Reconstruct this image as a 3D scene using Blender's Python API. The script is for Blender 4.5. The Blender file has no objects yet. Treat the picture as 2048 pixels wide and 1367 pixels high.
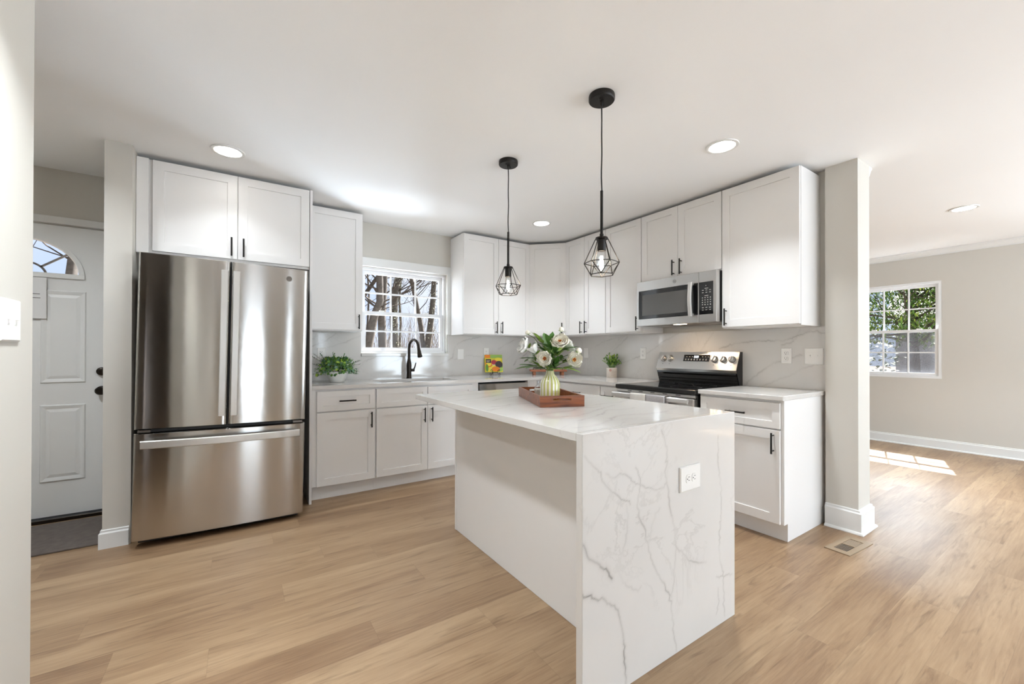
import bpy, bmesh, math, random
import numpy as np
from mathutils import Vector, Matrix

# ------------------------------------------------------------------ camera
S = bpy.context.scene
COL = S.collection
CX, CY, CZ, YAW, PITCH, ROLL, FPX, SHY = -3.42369, -4.16834, 1.18145, 0.587931, 0.004628, 0.001677, 820.664, 16.6095
_fw = Vector((math.sin(YAW) * math.cos(PITCH), math.cos(YAW) * math.cos(PITCH), math.sin(PITCH)))
_r = Vector((math.cos(YAW), -math.sin(YAW), 0)); _u = _r.cross(_fw)
_r2 = _r * math.cos(ROLL) + _u * math.sin(ROLL); _u2 = -_r * math.sin(ROLL) + _u * math.cos(ROLL)
cd = bpy.data.cameras.new('camera'); cam = bpy.data.objects.new('camera', cd); COL.objects.link(cam)
cd.sensor_fit = 'HORIZONTAL'; cd.sensor_width = 36.0; cd.lens = FPX * 36.0 / 2048.0
cd.shift_y = SHY / 2048.0; cd.clip_start = 0.05; cd.clip_end = 200
cam.matrix_world = Matrix(((_r2.x, _u2.x, -_fw.x, CX), (_r2.y, _u2.y, -_fw.y, CY), (_r2.z, _u2.z, -_fw.z, CZ), (0, 0, 0, 1)))
S.camera = cam

# ------------------------------------------------------------------ world, sun, added fill lamps outside the windows, exposure
S.view_settings.view_transform = 'Standard'; S.view_settings.look = 'None'
S.view_settings.gamma = 1.0; S.view_settings.use_curve_mapping = False
S.view_settings.exposure = 1.16
W = bpy.data.worlds.new('sky'); S.world = W; W.use_nodes = True
nt = W.node_tree; nt.nodes.clear()
_o = nt.nodes.new('ShaderNodeOutputWorld'); _b = nt.nodes.new('ShaderNodeBackground')
_tc = nt.nodes.new('ShaderNodeTexCoord'); _n = nt.nodes.new('ShaderNodeTexNoise'); _cr = nt.nodes.new('ShaderNodeValToRGB')
_n.inputs['Scale'].default_value = 2.2; _n.inputs['Detail'].default_value = 6
_cr.color_ramp.elements[0].position = .40; _cr.color_ramp.elements[0].color = (.60, .72, .93, 1)
_cr.color_ramp.elements[1].position = .62; _cr.color_ramp.elements[1].color = (.90, .94, 1.0, 1)
nt.links.new(_tc.outputs['Generated'], _n.inputs['Vector']); nt.links.new(_n.outputs['Fac'], _cr.inputs['Fac'])
nt.links.new(_cr.outputs['Color'], _b.inputs['Color']); nt.links.new(_b.outputs['Background'], _o.inputs['Surface'])
_b.inputs['Strength'].default_value = .50
sl = bpy.data.lights.new('sun', 'SUN'); sl.energy = 20.0; sl.angle = math.radians(0.6); sl.color = (1.0, .97, .93)
so = bpy.data.objects.new('sun', sl); COL.objects.link(so); so.location = (12, 4, 14)
so.rotation_euler = Vector((-1, -.275, -1.22)).to_track_quat('-Z', 'Y').to_euler()

def fill_light(name, loc, to, sx, sy, watts, color=(.78, .90, 1.0)):  # area lamp added out of view outside an opening, standing in for daylight
    l = bpy.data.lights.new(name, 'AREA'); l.shape = 'RECTANGLE'; l.size = sx; l.size_y = sy; l.energy = watts; l.color = color
    o = bpy.data.objects.new(name, l); COL.objects.link(o); o.location = loc
    o.rotation_euler = Vector(to).to_track_quat('-Z', 'Y').to_euler(); return o
fill_light('rear_fill', (.55, -7.80, 1.2), (0, 1, .85), 1.9, 2.0, 75.0)  # unseen fill lamps outside the invented rear windows
fill_light('rear_fill', (2.6, -7.80, 1.2), (0, 1, .85), 1.9, 2.0, 66.0)
fill_light('rear_fill', (-2.85, -7.80, .75), (0, .8, 1), .7, 1.2, 18.0)
fill_light('rear_strip_fill', (-1.64, -7.70, 1.2), (0, 1, 0), .10, 1.9, 8.0)  # added strip lamp, draws a bright line in the refrigerator doors
fill_light('living_fill', (4.5, -5.09, 1.2), (-1, 0, .5), 1.0, 1.2, 90.0)  # unseen fill lamps added on the living room side
fill_light('living_fill', (5.6, -2.45, 3.3), (-1, 0, -.8), 1.6, 1.0, 330.0)
fill_light('sink_fill', (-3.45, .6, 2.05), (1, -.45, -.15), .7, .7, 26.0)  # hidden fill added to brighten the cabinet side by the sink window
fill_light('sink_fill', (-.35, 1.6, .5), (-1, -.95, .72), 1.2, .7, 130.0)  # added below sill level to brighten the left of the ceiling
fill_light('sink_fill', (-1.97, 2.2, .35), (0, -1, .5), 1.8, .8, 30.0)  # added below sill level to brighten the kitchen ceiling

# ------------------------------------------------------------------ helpers
PI = math.pi
def lin(c): return tuple(((v / 255.0) / 12.92 if v <= 10 else ((v / 255.0 + .055) / 1.055) ** 2.4) for v in c) + (1.0,)
def mat(name, color, rough=.5, metal=0.0, spec=.5, emit=None, estr=0.0, trans=0.0, coat=0.0, noise=0.0, nscale=20.0, bump=0.0, bscale=200.0, aniso=0.0):
    m = bpy.data.materials.new(name); m.use_nodes = True
    b = m.node_tree.nodes['Principled BSDF']; L = m.node_tree.links; N = m.node_tree.nodes
    c = lin(color) if max(color) > 1.0 else tuple(color) + (1.0,)
    b.inputs['Base Color'].default_value = c; b.inputs['Roughness'].default_value = rough
    b.inputs['Metallic'].default_value = metal; b.inputs['Specular IOR Level'].default_value = spec
    b.inputs['Coat Weight'].default_value = coat
    b.inputs['Transmission Weight'].default_value = trans
    if emit:
        b.inputs['Emission Color'].default_value = tuple(emit) + (1.0,); b.inputs['Emission Strength'].default_value = estr
    if noise or bump:
        tc = N.new('ShaderNodeTexCoord')
    if noise:
        n = N.new('ShaderNodeTexNoise'); n.inputs['Scale'].default_value = nscale; n.inputs['Detail'].default_value = 5
        mx = N.new('ShaderNodeMix'); mx.data_type = 'RGBA'
        mx.inputs['A'].default_value = tuple(v * (1 - noise) for v in c[:3]) + (1,); mx.inputs['B'].default_value = tuple(min(1, v * (1 + noise)) for v in c[:3]) + (1,)
        L.new(tc.outputs['Object'], n.inputs['Vector']); L.new(n.outputs['Fac'], mx.inputs['Factor']); L.new(mx.outputs['Result'], b.inputs['Base Color'])
    if bump:
        n2 = N.new('ShaderNodeTexNoise'); n2.inputs['Scale'].default_value = bscale; n2.inputs['Detail'].default_value = 3
        bp_ = N.new('ShaderNodeBump'); bp_.inputs['Strength'].default_value = bump; bp_.inputs['Distance'].default_value = .002
        L.new(tc.outputs['Object'], n2.inputs['Vector']); L.new(n2.outputs['Fac'], bp_.inputs['Height']); L.new(bp_.outputs['Normal'], b.inputs['Normal'])
    if aniso:
        b.inputs['Anisotropic'].default_value = aniso; b.inputs['Anisotropic Rotation'].default_value = .25
        t = N.new('ShaderNodeTangent'); t.direction_type = 'RADIAL'; t.axis = 'Z'; L.new(t.outputs['Tangent'], b.inputs['Tangent'])
    return m

def glass_mat(name, tint=(1, 1, 1), gloss=.06, rough=0.0):
    m = bpy.data.materials.new(name); m.use_nodes = True; N = m.node_tree.nodes; L = m.node_tree.links; N.clear()
    o = N.new('ShaderNodeOutputMaterial'); t = N.new('ShaderNodeBsdfTransparent'); g = N.new('ShaderNodeBsdfGlossy'); x = N.new('ShaderNodeMixShader')
    f = N.new('ShaderNodeLayerWeight'); f.inputs['Blend'].default_value = .5
    t.inputs['Color'].default_value = tuple(tint) + (1,); g.inputs['Roughness'].default_value = rough
    pw = N.new('ShaderNodeMath'); pw.operation = 'POWER'; pw.inputs[1].default_value = 4.0
    mm = N.new('ShaderNodeMath'); mm.operation = 'MULTIPLY_ADD'; mm.inputs[1].default_value = .5; mm.inputs[2].default_value = gloss
    L.new(f.outputs['Facing'], pw.inputs[0]); L.new(pw.outputs[0], mm.inputs[0]); L.new(mm.outputs[0], x.inputs['Fac'])
    L.new(t.outputs['BSDF'], x.inputs[1]); L.new(g.outputs['BSDF'], x.inputs[2]); L.new(x.outputs['Shader'], o.inputs['Surface'])
    return m

def setp(o, label=None, cat=None, group=None, kind=None):
    if label: o['label'] = label
    if cat: o['category'] = cat
    if group: o['group'] = group
    if kind: o['kind'] = kind
    return o
def empty(name, loc=(0, 0, 0), rz=0.0, label=None, cat=None, group=None, kind=None):
    o = bpy.data.objects.new(name, None); COL.objects.link(o); o.location = loc; o.rotation_euler = (0, 0, rz); o.empty_display_size = .05
    return setp(o, label, cat, group, kind)
def mk(name, bm, mats, parent=None, smooth=None, loc=None, rz=None, label=None, cat=None, group=None, kind=None, recalc=True):
    if recalc: bmesh.ops.recalc_face_normals(bm, faces=bm.faces[:])
    me = bpy.data.meshes.new(name); bm.to_mesh(me); bm.free()
    if not isinstance(mats, (list, tuple)): mats = [mats]
    for m in mats: me.materials.append(m)
    if smooth is not None:
        for p in me.polygons: p.use_smooth = True
        if smooth < 179: me.set_sharp_from_angle(angle=math.radians(smooth))
    o = bpy.data.objects.new(name, me); COL.objects.link(o)
    if parent: o.parent = parent
    if loc: o.location = loc
    if rz is not None: o.rotation_euler = (0, 0, rz)
    return setp(o, label, cat, group, kind)
def B(): return bmesh.new()
def box(bm, x0, x1, y0, y1, z0, z1, bev=0.0, seg=1, mi=0):
    vs = [bm.verts.new(p) for p in ((x0, y0, z0), (x1, y0, z0), (x1, y1, z0), (x0, y1, z0), (x0, y0, z1), (x1, y0, z1), (x1, y1, z1), (x0, y1, z1))]
    fs = [bm.faces.new([vs[i] for i in f]) for f in ((3, 2, 1, 0), (4, 5, 6, 7), (0, 1, 5, 4), (1, 2, 6, 5), (2, 3, 7, 6), (3, 0, 4, 7))]
    for f in fs: f.material_index = mi
    if bev:
        es = list({e for f in fs for e in f.edges})
        r = bmesh.ops.bevel(bm, geom=es, offset=bev, segments=seg, affect='EDGES', profile=.5)
        for f in r['faces']: f.material_index = mi
    return vs
def prism(bm, poly, z0, z1, mi=0):
    a = [bm.verts.new((x, y, z0)) for x, y in poly]; b = [bm.verts.new((x, y, z1)) for x, y in poly]; n = len(poly)
    fs = [bm.faces.new(a[::-1]), bm.faces.new(b)] + [bm.faces.new((a[i], a[(i + 1) % n], b[(i + 1) % n], b[i])) for i in range(n)]
    for f in fs: f.material_index = mi
    return fs
def extr(bm, prof, axis, a0, a1, mi=0):
    """closed profile of (p,q) swept along an axis: 'x' -> (a,p,q), 'y' -> (p,a,q)"""
    P = (lambda a, p, q: (a, p, q)) if axis == 'x' else (lambda a, p, q: (p, a, q))
    A = [bm.verts.new(P(a0, p, q)) for p, q in prof]; Bv = [bm.verts.new(P(a1, p, q)) for p, q in prof]; n = len(prof)
    fs = [bm.faces.new(A[::-1]), bm.faces.new(Bv)] + [bm.faces.new((A[i], A[(i + 1) % n], Bv[(i + 1) % n], Bv[i])) for i in range(n)]
    for f in fs: f.material_index = mi
def tube(bm, pts, r, seg=8, mi=0, caps=True):
    pts = [Vector(p) for p in pts]; n = len(pts); rs = r if isinstance(r, (list, tuple)) else [r] * n
    rings = []; up = None
    for i in range(n):
        t = (pts[min(i + 1, n - 1)] - pts[max(i - 1, 0)]).normalized()
        if up is None: up = Vector((0, 0, 1)) if abs(t.z) < .9 else Vector((1, 0, 0))
        a = t.cross(up).normalized(); b = a.cross(t).normalized(); up = b
        rings.append([bm.verts.new(pts[i] + (a * math.cos(2 * PI * k / seg) + b * math.sin(2 * PI * k / seg)) * rs[i]) for k in range(seg)])
    for i in range(n - 1):
        for k in range(seg):
            f = bm.faces.new((rings[i][k], rings[i][(k + 1) % seg], rings[i + 1][(k + 1) % seg], rings[i + 1][k])); f.material_index = mi
    if caps:
        f = bm.faces.new(rings[0][::-1]); f.material_index = mi; f = bm.faces.new(rings[-1]); f.material_index = mi
def lathe(bm, prof, seg=32, c=(0, 0, 0), mi=0, mif=None):
    rings = []
    for r, z in prof:
        if r < 1e-6: rings.append([bm.verts.new((c[0], c[1], c[2] + z))])
        else: rings.append([bm.verts.new((c[0] + r * math.cos(2 * PI * k / seg), c[1] + r * math.sin(2 * PI * k / seg), c[2] + z)) for k in range(seg)])
    for i in range(len(rings) - 1):
        a, b = rings[i], rings[i + 1]
        for k in range(seg):
            k2 = (k + 1) % seg
            if len(a) == 1 and len(b) == 1: continue
            if len(a) == 1: f = bm.faces.new((a[0], b[k2], b[k]))
            elif len(b) == 1: f = bm.faces.new((a[k], a[k2], b[0]))
            else: f = bm.faces.new((a[k], a[k2], b[k2], b[k]))
            f.material_index = mif(k) if mif else mi
def xform(bm, M, vs=None): bmesh.ops.transform(bm, matrix=M, verts=vs or bm.verts[:])
def ring_panel(bm, rings, mi=0, close=True):
    """rings: list of (x0,x1,z0,z1,y) rectangles joined one to the next"""
    R = [[bm.verts.new(p) for p in ((x0, y, z0), (x1, y, z0), (x1, y, z1), (x0, y, z1))] for x0, x1, z0, z1, y in rings]
    for a, b in zip(R, R[1:]):
        for k in range(4): bm.faces.new((a[k], a[(k + 1) % 4], b[(k + 1) % 4], b[k])).material_index = mi
    bm.faces.new(R[-1]).material_index = mi
    if close: bm.faces.new(R[0][::-1]).material_index = mi
def shaker(bm, x0, x1, z0, z1, yf=-.02, yb=0.0, fr=.058, rec=.008):
    e = .0015
    ring_panel(bm, [(x0, x1, z0, z1, yb), (x0, x1, z0, z1, yf + e), (x0 + e, x1 - e, z0 + e, z1 - e, yf),
                    (x0 + fr, x1 - fr, z0 + fr, z1 - fr, yf), (x0 + fr + .001, x1 - fr - .001, z0 + fr + .001, z1 - fr - .001, yf + rec)])
def grid_slab(bm, fn, us, vs):
    G = [[bm.verts.new(fn(u, v)) for v in vs] for u in us]
    for i in range(len(us) - 1):
        for j in range(len(vs) - 1): bm.faces.new((G[i][j], G[i + 1][j], G[i + 1][j + 1], G[i][j + 1]))

# ------------------------------------------------------------------ materials
def paint_mat(name, c, rough=.6, bump=.03): return mat(name, c, rough, spec=.3, noise=.012, nscale=1.5, bump=bump, bscale=260)
M_WALL = paint_mat('wall_paint', (207, 203, 195), .7)
M_CEIL = paint_mat('ceiling_paint', (246, 246, 246), .8)
M_TRIM = paint_mat('trim_paint', (230, 230, 228), .35, .01)
M_CAB = mat('cabinet_paint', (233, 231, 229), .32, spec=.45, noise=.008, nscale=3)
M_CABIN = mat('cabinet_inside', (196, 178, 158), .6, noise=.05, nscale=8)
M_VINYL = mat('white_vinyl', (236, 237, 238), .35)
M_PLATE = mat('white_plastic', (236, 234, 230), .3)
M_SLOT = mat('dark_slot', (40, 38, 36), .6)
M_BLACK = mat('black_metal', (40, 37, 35), .42, metal=.6, noise=.15, nscale=40)
M_BRONZE = mat('oil_bronze', (52, 46, 41), .35, metal=.8, noise=.2, nscale=25)
M_STEEL = mat('brushed_steel', (192, 189, 185), .16, metal=1.0, aniso=1.0, bump=.25, bscale=4.5)
M_STEEL2 = mat('steel_trim', (205, 203, 200), .28, metal=1.0, aniso=.8)
M_STEELD = mat('dark_steel', (120, 114, 108), .35, metal=1.0)
M_BGLASS = mat('black_glass', (14, 14, 15), .06, spec=.7)
M_BENAM = mat('black_enamel', (20, 19, 19), .2, spec=.6)
M_BPLAS = mat('black_plastic', (28, 27, 27), .45)
M_GRAYPL = mat('grey_mark', (170, 168, 164), .5)
M_PRINT = mat('panel_print', (196, 192, 186), .5)
M_GLASS = glass_mat('window_glass', (.985, .99, 1.0), .003)
M_CLEAR = glass_mat('clear_glass', (.97, .985, 1.0), .09)
M_SHADOWGAP = mat('gap_dark', (60, 56, 52), .8)

def quartz(name, base=(216, 213, 209), rough=.08):
    m = mat(name, base, rough, spec=.62); N = m.node_tree.nodes; L = m.node_tree.links; b = N['Principled BSDF']
    tc = N.new('ShaderNodeTexCoord'); mp = N.new('ShaderNodeMapping'); mp.inputs['Rotation'].default_value = (.3, .5, .75); mp.inputs['Scale'].default_value = (1.0, 1.7, 1.3)
    L.new(tc.outputs['Object'], mp.inputs['Vector'])
    n1 = N.new('ShaderNodeTexNoise'); n1.inputs['Scale'].default_value = 2.1; n1.inputs['Detail'].default_value = 7; n1.inputs['Roughness'].default_value = .62; n1.inputs['Distortion'].default_value = .6
    L.new(mp.outputs['Vector'], n1.inputs['Vector'])
    sub = N.new('ShaderNodeMath'); sub.operation = 'SUBTRACT'; sub.inputs[1].default_value = .5; L.new(n1.outputs['Fac'], sub.inputs[0])
    ab = N.new('ShaderNodeMath'); ab.operation = 'ABSOLUTE'; L.new(sub.outputs[0], ab.inputs[0])
    mr = N.new('ShaderNodeMapRange'); mr.inputs['From Min'].default_value = 0; mr.inputs['From Max'].default_value = .016; mr.inputs['To Min'].default_value = 1; mr.inputs['To Max'].default_value = 0
    L.new(ab.outputs[0], mr.inputs['Value'])
    n2 = N.new('ShaderNodeTexNoise'); n2.inputs['Scale'].default_value = 1.3; n2.inputs['Detail'].default_value = 2; L.new(mp.outputs['Vector'], n2.inputs['Vector'])
    mr2 = N.new('ShaderNodeMapRange'); mr2.inputs['From Min'].default_value = .48; mr2.inputs['From Max'].default_value = .7; mr2.inputs['To Max'].default_value = .22; L.new(n2.outputs['Fac'], mr2.inputs['Value'])
    mul = N.new('ShaderNodeMath'); mul.operation = 'MULTIPLY'; L.new(mr.outputs['Result'], mul.inputs[0]); L.new(mr2.outputs['Result'], mul.inputs[1])
    at = N.new('ShaderNodeAttribute'); at.attribute_name = 'vein'
    mxm = N.new('ShaderNodeMath'); mxm.operation = 'MAXIMUM'; L.new(mul.outputs[0], mxm.inputs[0]); L.new(at.outputs['Fac'], mxm.inputs[1])
    mx = N.new('ShaderNodeMix'); mx.data_type = 'RGBA'; mx.inputs['A'].default_value = lin(base); mx.inputs['B'].default_value = lin((122, 116, 110))
    L.new(mxm.outputs[0], mx.inputs['Factor'])
    n3 = N.new('ShaderNodeTexNoise'); n3.inputs['Scale'].default_value = 5; n3.inputs['Detail'].default_value = 4; L.new(tc.outputs['Object'], n3.inputs['Vector'])
    mr3 = N.new('ShaderNodeMapRange'); mr3.inputs['To Min'].default_value = .95; mr3.inputs['To Max'].default_value = 1.03; L.new(n3.outputs['Fac'], mr3.inputs['Value'])
    m2 = N.new('ShaderNodeMix'); m2.data_type = 'RGBA'; m2.blend_type = 'MULTIPLY'; m2.inputs['Factor'].default_value = 1
    cb = N.new('ShaderNodeCombineColor'); [L.new(mr3.outputs['Result'], cb.inputs[i]) for i in range(3)]
    L.new(mx.outputs['Result'], m2.inputs['A']); L.new(cb.outputs['Color'], m2.inputs['B']); L.new(m2.outputs['Result'], b.inputs['Base Color'])
    return m
M_QUARTZ = quartz('veined_quartz')

def _seg_vein(U, V, veins, seed):
    """how dark the vein is at every point of a slab face: distance to wandering lines"""
    rnd = random.Random(seed); out = np.zeros_like(U)
    for w, s, L in veins:
        pts = [L[0]]
        for a, b in zip(L, L[1:]):
            d = math.hypot(b[0] - a[0], b[1] - a[1]); n = max(1, int(d / .012))
            for k in range(1, n + 1):
                t = k / n; j = .0035 if k < n else 0
                pts.append((a[0] + (b[0] - a[0]) * t + rnd.gauss(0, j), a[1] + (b[1] - a[1]) * t + rnd.gauss(0, j)))
        ph = rnd.random() * 6
        for i, (a, b) in enumerate(zip(pts, pts[1:])):
            ext = w * 3
            msk = (U > min(a[0], b[0]) - ext) & (U < max(a[0], b[0]) + ext) & (V > min(a[1], b[1]) - ext) & (V < max(a[1], b[1]) + ext)
            if not msk.any(): continue
            u, v = U[msk], V[msk]; dx, dy = b[0] - a[0], b[1] - a[1]; q = dx * dx + dy * dy + 1e-12
            t = np.clip(((u - a[0]) * dx + (v - a[1]) * dy) / q, 0, 1); d = np.hypot(u - a[0] - t * dx, v - a[1] - t * dy)
            loc = .5 + .5 * math.sin(i * .37 + ph) * math.sin(i * .11 + ph * 2)
            ww = w * (.55 + .5 * loc)
            val = .85 * s * (loc * np.exp(-(d / (ww * .55)) ** 2) + .22 * np.exp(-(d / (ww * 2)) ** 2))
            out[msk] = np.maximum(out[msk], val)
    return np.clip(out, 0, 1)
def set_vein(o, ax_u, ax_v, veins, seed):
    n = len(o.data.vertices); co = np.zeros(n * 3); o.data.vertices.foreach_get('co', co); co = co.reshape(-1, 3)
    a = o.data.attributes.new('vein', 'FLOAT', 'POINT'); a.data.foreach_set('value', _seg_vein(co[:, ax_u], co[:, ax_v], veins, seed).astype(np.float32))
def frange(a, b, st):
    n = max(1, int(round((b - a) / st))); return [a + (b - a) * i / n for i in range(n + 1)]

def floor_mat():
    m = mat('oak_vinyl_plank', (178, 148, 116), .38, spec=.45); N = m.node_tree.nodes; L = m.node_tree.links; b = N['Principled BSDF']
    tc = N.new('ShaderNodeTexCoord'); sep = N.new('ShaderNodeSeparateXYZ'); L.new(tc.outputs['Object'], sep.inputs[0])
    def math_(op, a, bb=None):
        n = N.new('ShaderNodeMath'); n.operation = op
        for i, v in enumerate((a, bb)):
            if v is None: continue
            if isinstance(v, (int, float)): n.inputs[i].default_value = v
            else: L.new(v, n.inputs[i])
        return n.outputs[0]
    PW, PL = .178, 1.22
    row = math_('FLOOR', math_('DIVIDE', sep.outputs['Y'], PW))
    wn = N.new('ShaderNodeTexWhiteNoise'); wn.noise_dimensions = '1D'; L.new(row, wn.inputs['W'])
    xo = math_('ADD', sep.outputs['X'], math_('MULTIPLY', wn.outputs['Value'], PL))
    colm = math_('FLOOR', math_('DIVIDE', xo, PL))
    cv = N.new('ShaderNodeCombineXYZ'); L.new(row, cv.inputs[0]); L.new(colm, cv.inputs[1])
    wn2 = N.new('ShaderNodeTexWhiteNoise'); wn2.noise_dimensions = '2D'; L.new(cv.outputs[0], wn2.inputs['Vector'])
    pid = wn2.outputs['Value']
    # grain coordinates, offset per plank
    gx = math_('ADD', math_('MULTIPLY', sep.outputs['X'], 1.0), math_('MULTIPLY', pid, 37.0)); gy = math_('ADD', sep.outputs['Y'], math_('MULTIPLY', pid, 91.0))
    def gvec(sx, sy):
        c = N.new('ShaderNodeCombineXYZ'); L.new(math_('MULTIPLY', gx, sx), c.inputs[0]); L.new(math_('MULTIPLY', gy, sy), c.inputs[1]); return c.outputs[0]
    def noise(sx, sy, det, dist=0.0, rough=.55):
        n = N.new('ShaderNodeTexNoise'); n.inputs['Scale'].default_value = 1; n.inputs['Detail'].default_value = det; n.inputs['Distortion'].default_value = dist; n.inputs['Roughness'].default_value = rough
        L.new(gvec(sx, sy), n.inputs['Vector']); return n.outputs['Fac']
    broad = noise(1.0, 7.0, 4, .7); fine = noise(5.0, 90.0, 5, .3, .65); streak = noise(2.2, 22.0, 6, 1.6)
    ramp = N.new('ShaderNodeValToRGB'); cr = ramp.color_ramp; cr.elements[0].position = .34; cr.elements[0].color = lin((126, 98, 73)); cr.elements[1].position = .68; cr.elements[1].color = lin((172, 145, 114))
    e = cr.elements.new(.5); e.color = lin((151, 123, 94))
    mixf = math_('ADD', math_('MULTIPLY', broad, .52), math_('ADD', math_('MULTIPLY', fine, .36), math_('MULTIPLY', pid, .16)))
    L.new(mixf, ramp.inputs['Fac'])
    # dark mineral streaks
    mr = N.new('ShaderNodeMapRange'); mr.inputs['From Min'].default_value = .55; mr.inputs['From Max'].default_value = .74; mr.inputs['To Max'].default_value = .6; L.new(streak, mr.inputs['Value'])
    mx = N.new('ShaderNodeMix'); mx.data_type = 'RGBA'; mx.inputs['B'].default_value = lin((96, 70, 48)); L.new(mr.outputs['Result'], mx.inputs['Factor']); L.new(ramp.outputs['Color'], mx.inputs['A'])
    # seams
    fy = math_('FRACT', math_('DIVIDE', sep.outputs['Y'], PW)); fx = math_('FRACT', math_('DIVIDE', xo, PL))
    sy_ = math_('LESS_THAN', math_('MINIMUM', fy, math_('SUBTRACT', 1.0, fy)), .0055); sx_ = math_('LESS_THAN', math_('MINIMUM', fx, math_('SUBTRACT', 1.0, fx)), .0009)
    seam = math_('MULTIPLY', math_('MAXIMUM', sy_, sx_), .22)
    mx2 = N.new('ShaderNodeMix'); mx2.data_type = 'RGBA'; mx2.inputs['B'].default_value = lin((96, 74, 56)); L.new(seam, mx2.inputs['Factor']); L.new(mx.outputs['Result'], mx2.inputs['A'])
    L.new(mx2.outputs['Result'], b.inputs['Base Color'])
    bp_ = N.new('ShaderNodeBump'); bp_.inputs['Strength'].default_value = .08; bp_.inputs['Distance'].default_value = .002; L.new(fine, bp_.inputs['Height']); L.new(bp_.outputs['Normal'], b.inputs['Normal'])
    return m
M_FLOOR = floor_mat()
def wood_mat(name, c0, c1, sx=3, sy=40, rough=.4, axis=0):
    m = mat(name, c0, rough); N = m.node_tree.nodes; L = m.node_tree.links; b = N['Principled BSDF']
    tc = N.new('ShaderNodeTexCoord'); mp = N.new('ShaderNodeMapping'); sc = [sy, sy, sy]; sc[axis] = sx; mp.inputs['Scale'].default_value = sc
    n = N.new('ShaderNodeTexNoise'); n.inputs['Scale'].default_value = 1; n.inputs['Detail'].default_value = 5; n.inputs['Distortion'].default_value = .8
    r = N.new('ShaderNodeValToRGB'); r.color_ramp.elements[0].position = .3; r.color_ramp.elements[0].color = lin(c0); r.color_ramp.elements[1].position = .7; r.color_ramp.elements[1].color = lin(c1)
    L.new(tc.outputs['Object'], mp.inputs['Vector']); L.new(mp.outputs['Vector'], n.inputs['Vector']); L.new(n.outputs['Fac'], r.inputs['Fac']); L.new(r.outputs['Color'], b.inputs['Base Color'])
    return m
M_TRAY = wood_mat('walnut_stain', (90, 42, 16), (150, 82, 36), 6, 45, .35)
M_BOARD = wood_mat('acacia_board', (120, 66, 40), (178, 112, 76), 5, 40, .45)

# ------------------------------------------------------------------ the setting
CEIL = 2.46
def struct(name, bm, m, parent=None, smooth=None, label=None):
    return mk(name, bm, m, parent, smooth, kind=None if parent else 'structure', label=label)
LX, LX1 = 3.76, 3.90
bm = B(); box(bm, -5.5, 3.9, -7.5, .15, -.12, 0); struct('floor', bm, M_FLOOR, label='light oak plank floor')
bm = B(); box(bm, -5.5, 3.9, -7.5, .15, CEIL, CEIL + .12); struct('ceiling', bm, M_CEIL, label='flat white ceiling')
bm = B(); box(bm, 3.9, 4.41, -7.5, .15, 2.51, 2.6); struct('sun_shading_eave', bm, M_TRIM)  # unseen overhang, sized to cut off the top of the sun patch
def wall_y(bm, y0, y1, xa, xb, holes):
    """wall slab between y0 and y1 with rectangular holes (x0,x1,z0,z1)"""
    xs = sorted({xa, xb} | {h[0] for h in holes} | {h[1] for h in holes})
    for x0, x1 in zip(xs, xs[1:]):
        hs = sorted([h for h in holes if h[0] <= x0 + 1e-6 and h[1] >= x1 - 1e-6], key=lambda h: h[2]); z = 0
        for h in hs:
            if h[2] > z: box(bm, x0, x1, y0, y1, z, h[2])
            z = h[3]
        if z < CEIL: box(bm, x0, x1, y0, y1, z, CEIL)
def wall_x(bm, x0, x1, ya, yb, holes):
    b2 = B(); wall_y(b2, -x1, -x0, ya, yb, holes); xform(b2, Matrix(((0, -1, 0, 0), (1, 0, 0, 0), (0, 0, 1, 0), (0, 0, 0, 1))))
    me = bpy.data.meshes.new('t'); b2.to_mesh(me); b2.free(); bm.from_mesh(me); bpy.data.meshes.remove(me)
KW = (-2.427, -1.512, 1.169, 2.03)          # kitchen window opening
DR = (-5.11, -4.19, 0.0, 2.07)              # entry door opening
bm = B(); wall_y(bm, 0, .15, -5.5, 3.9, [KW, DR]); struct('wall_back', bm, M_WALL, label='pale grey back wall with sink window')
bm = B(); box(bm, 0, .165, -3.01, -.0005, 0, CEIL); box(bm, -.05, .165, -3.19, -3.01, 0, CEIL); struct('wall_right', bm, M_WALL, label='range wall ending in a square pillar')
bm = B(); box(bm, -4.10, -3.973, -.755, -.0005, 0, CEIL); struct('wall_refrigerator', bm, M_WALL, label='short wall beside the refrigerator')
bm = B(); box(bm, -4.08, -3.95, -7.35, -2.305, 0, CEIL); struct('wall_left', bm, M_WALL, label='near wall with a light switch')
bm = B(); wall_x(bm, -5.5, -5.36, -7.35, -.0005, [(-6.1, -5.3, .05, 1.38)]); struct('wall_entry', bm, M_WALL)
W1, W2 = (-2.905, -2.035), (-5.52, -4.65)
WZ = (.862, 2.075)
bm = B(); wall_x(bm, LX, LX1, -7.35, -.0005, [(W1[0], W1[1]) + WZ, (W2[0], W2[1]) + WZ]); struct('wall_living', bm, M_WALL, label='living room wall with a white window')
ADDED_REAR = [(-.3, 1.4, .25, 2.25), (1.75, 3.45, .25, 2.25), (-1.70, -1.58, .2, 2.2), (-3.62, -3.42, .1, 2.2), (-3.2, -2.5, .3, 2.2)]  # invented openings behind the camera, for fill light and refrigerator reflections
bm = B(); wall_y(bm, -7.5, -7.351, -5.5, 3.9, ADDED_REAR); struct('wall_rear', bm, M_WALL)

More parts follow.
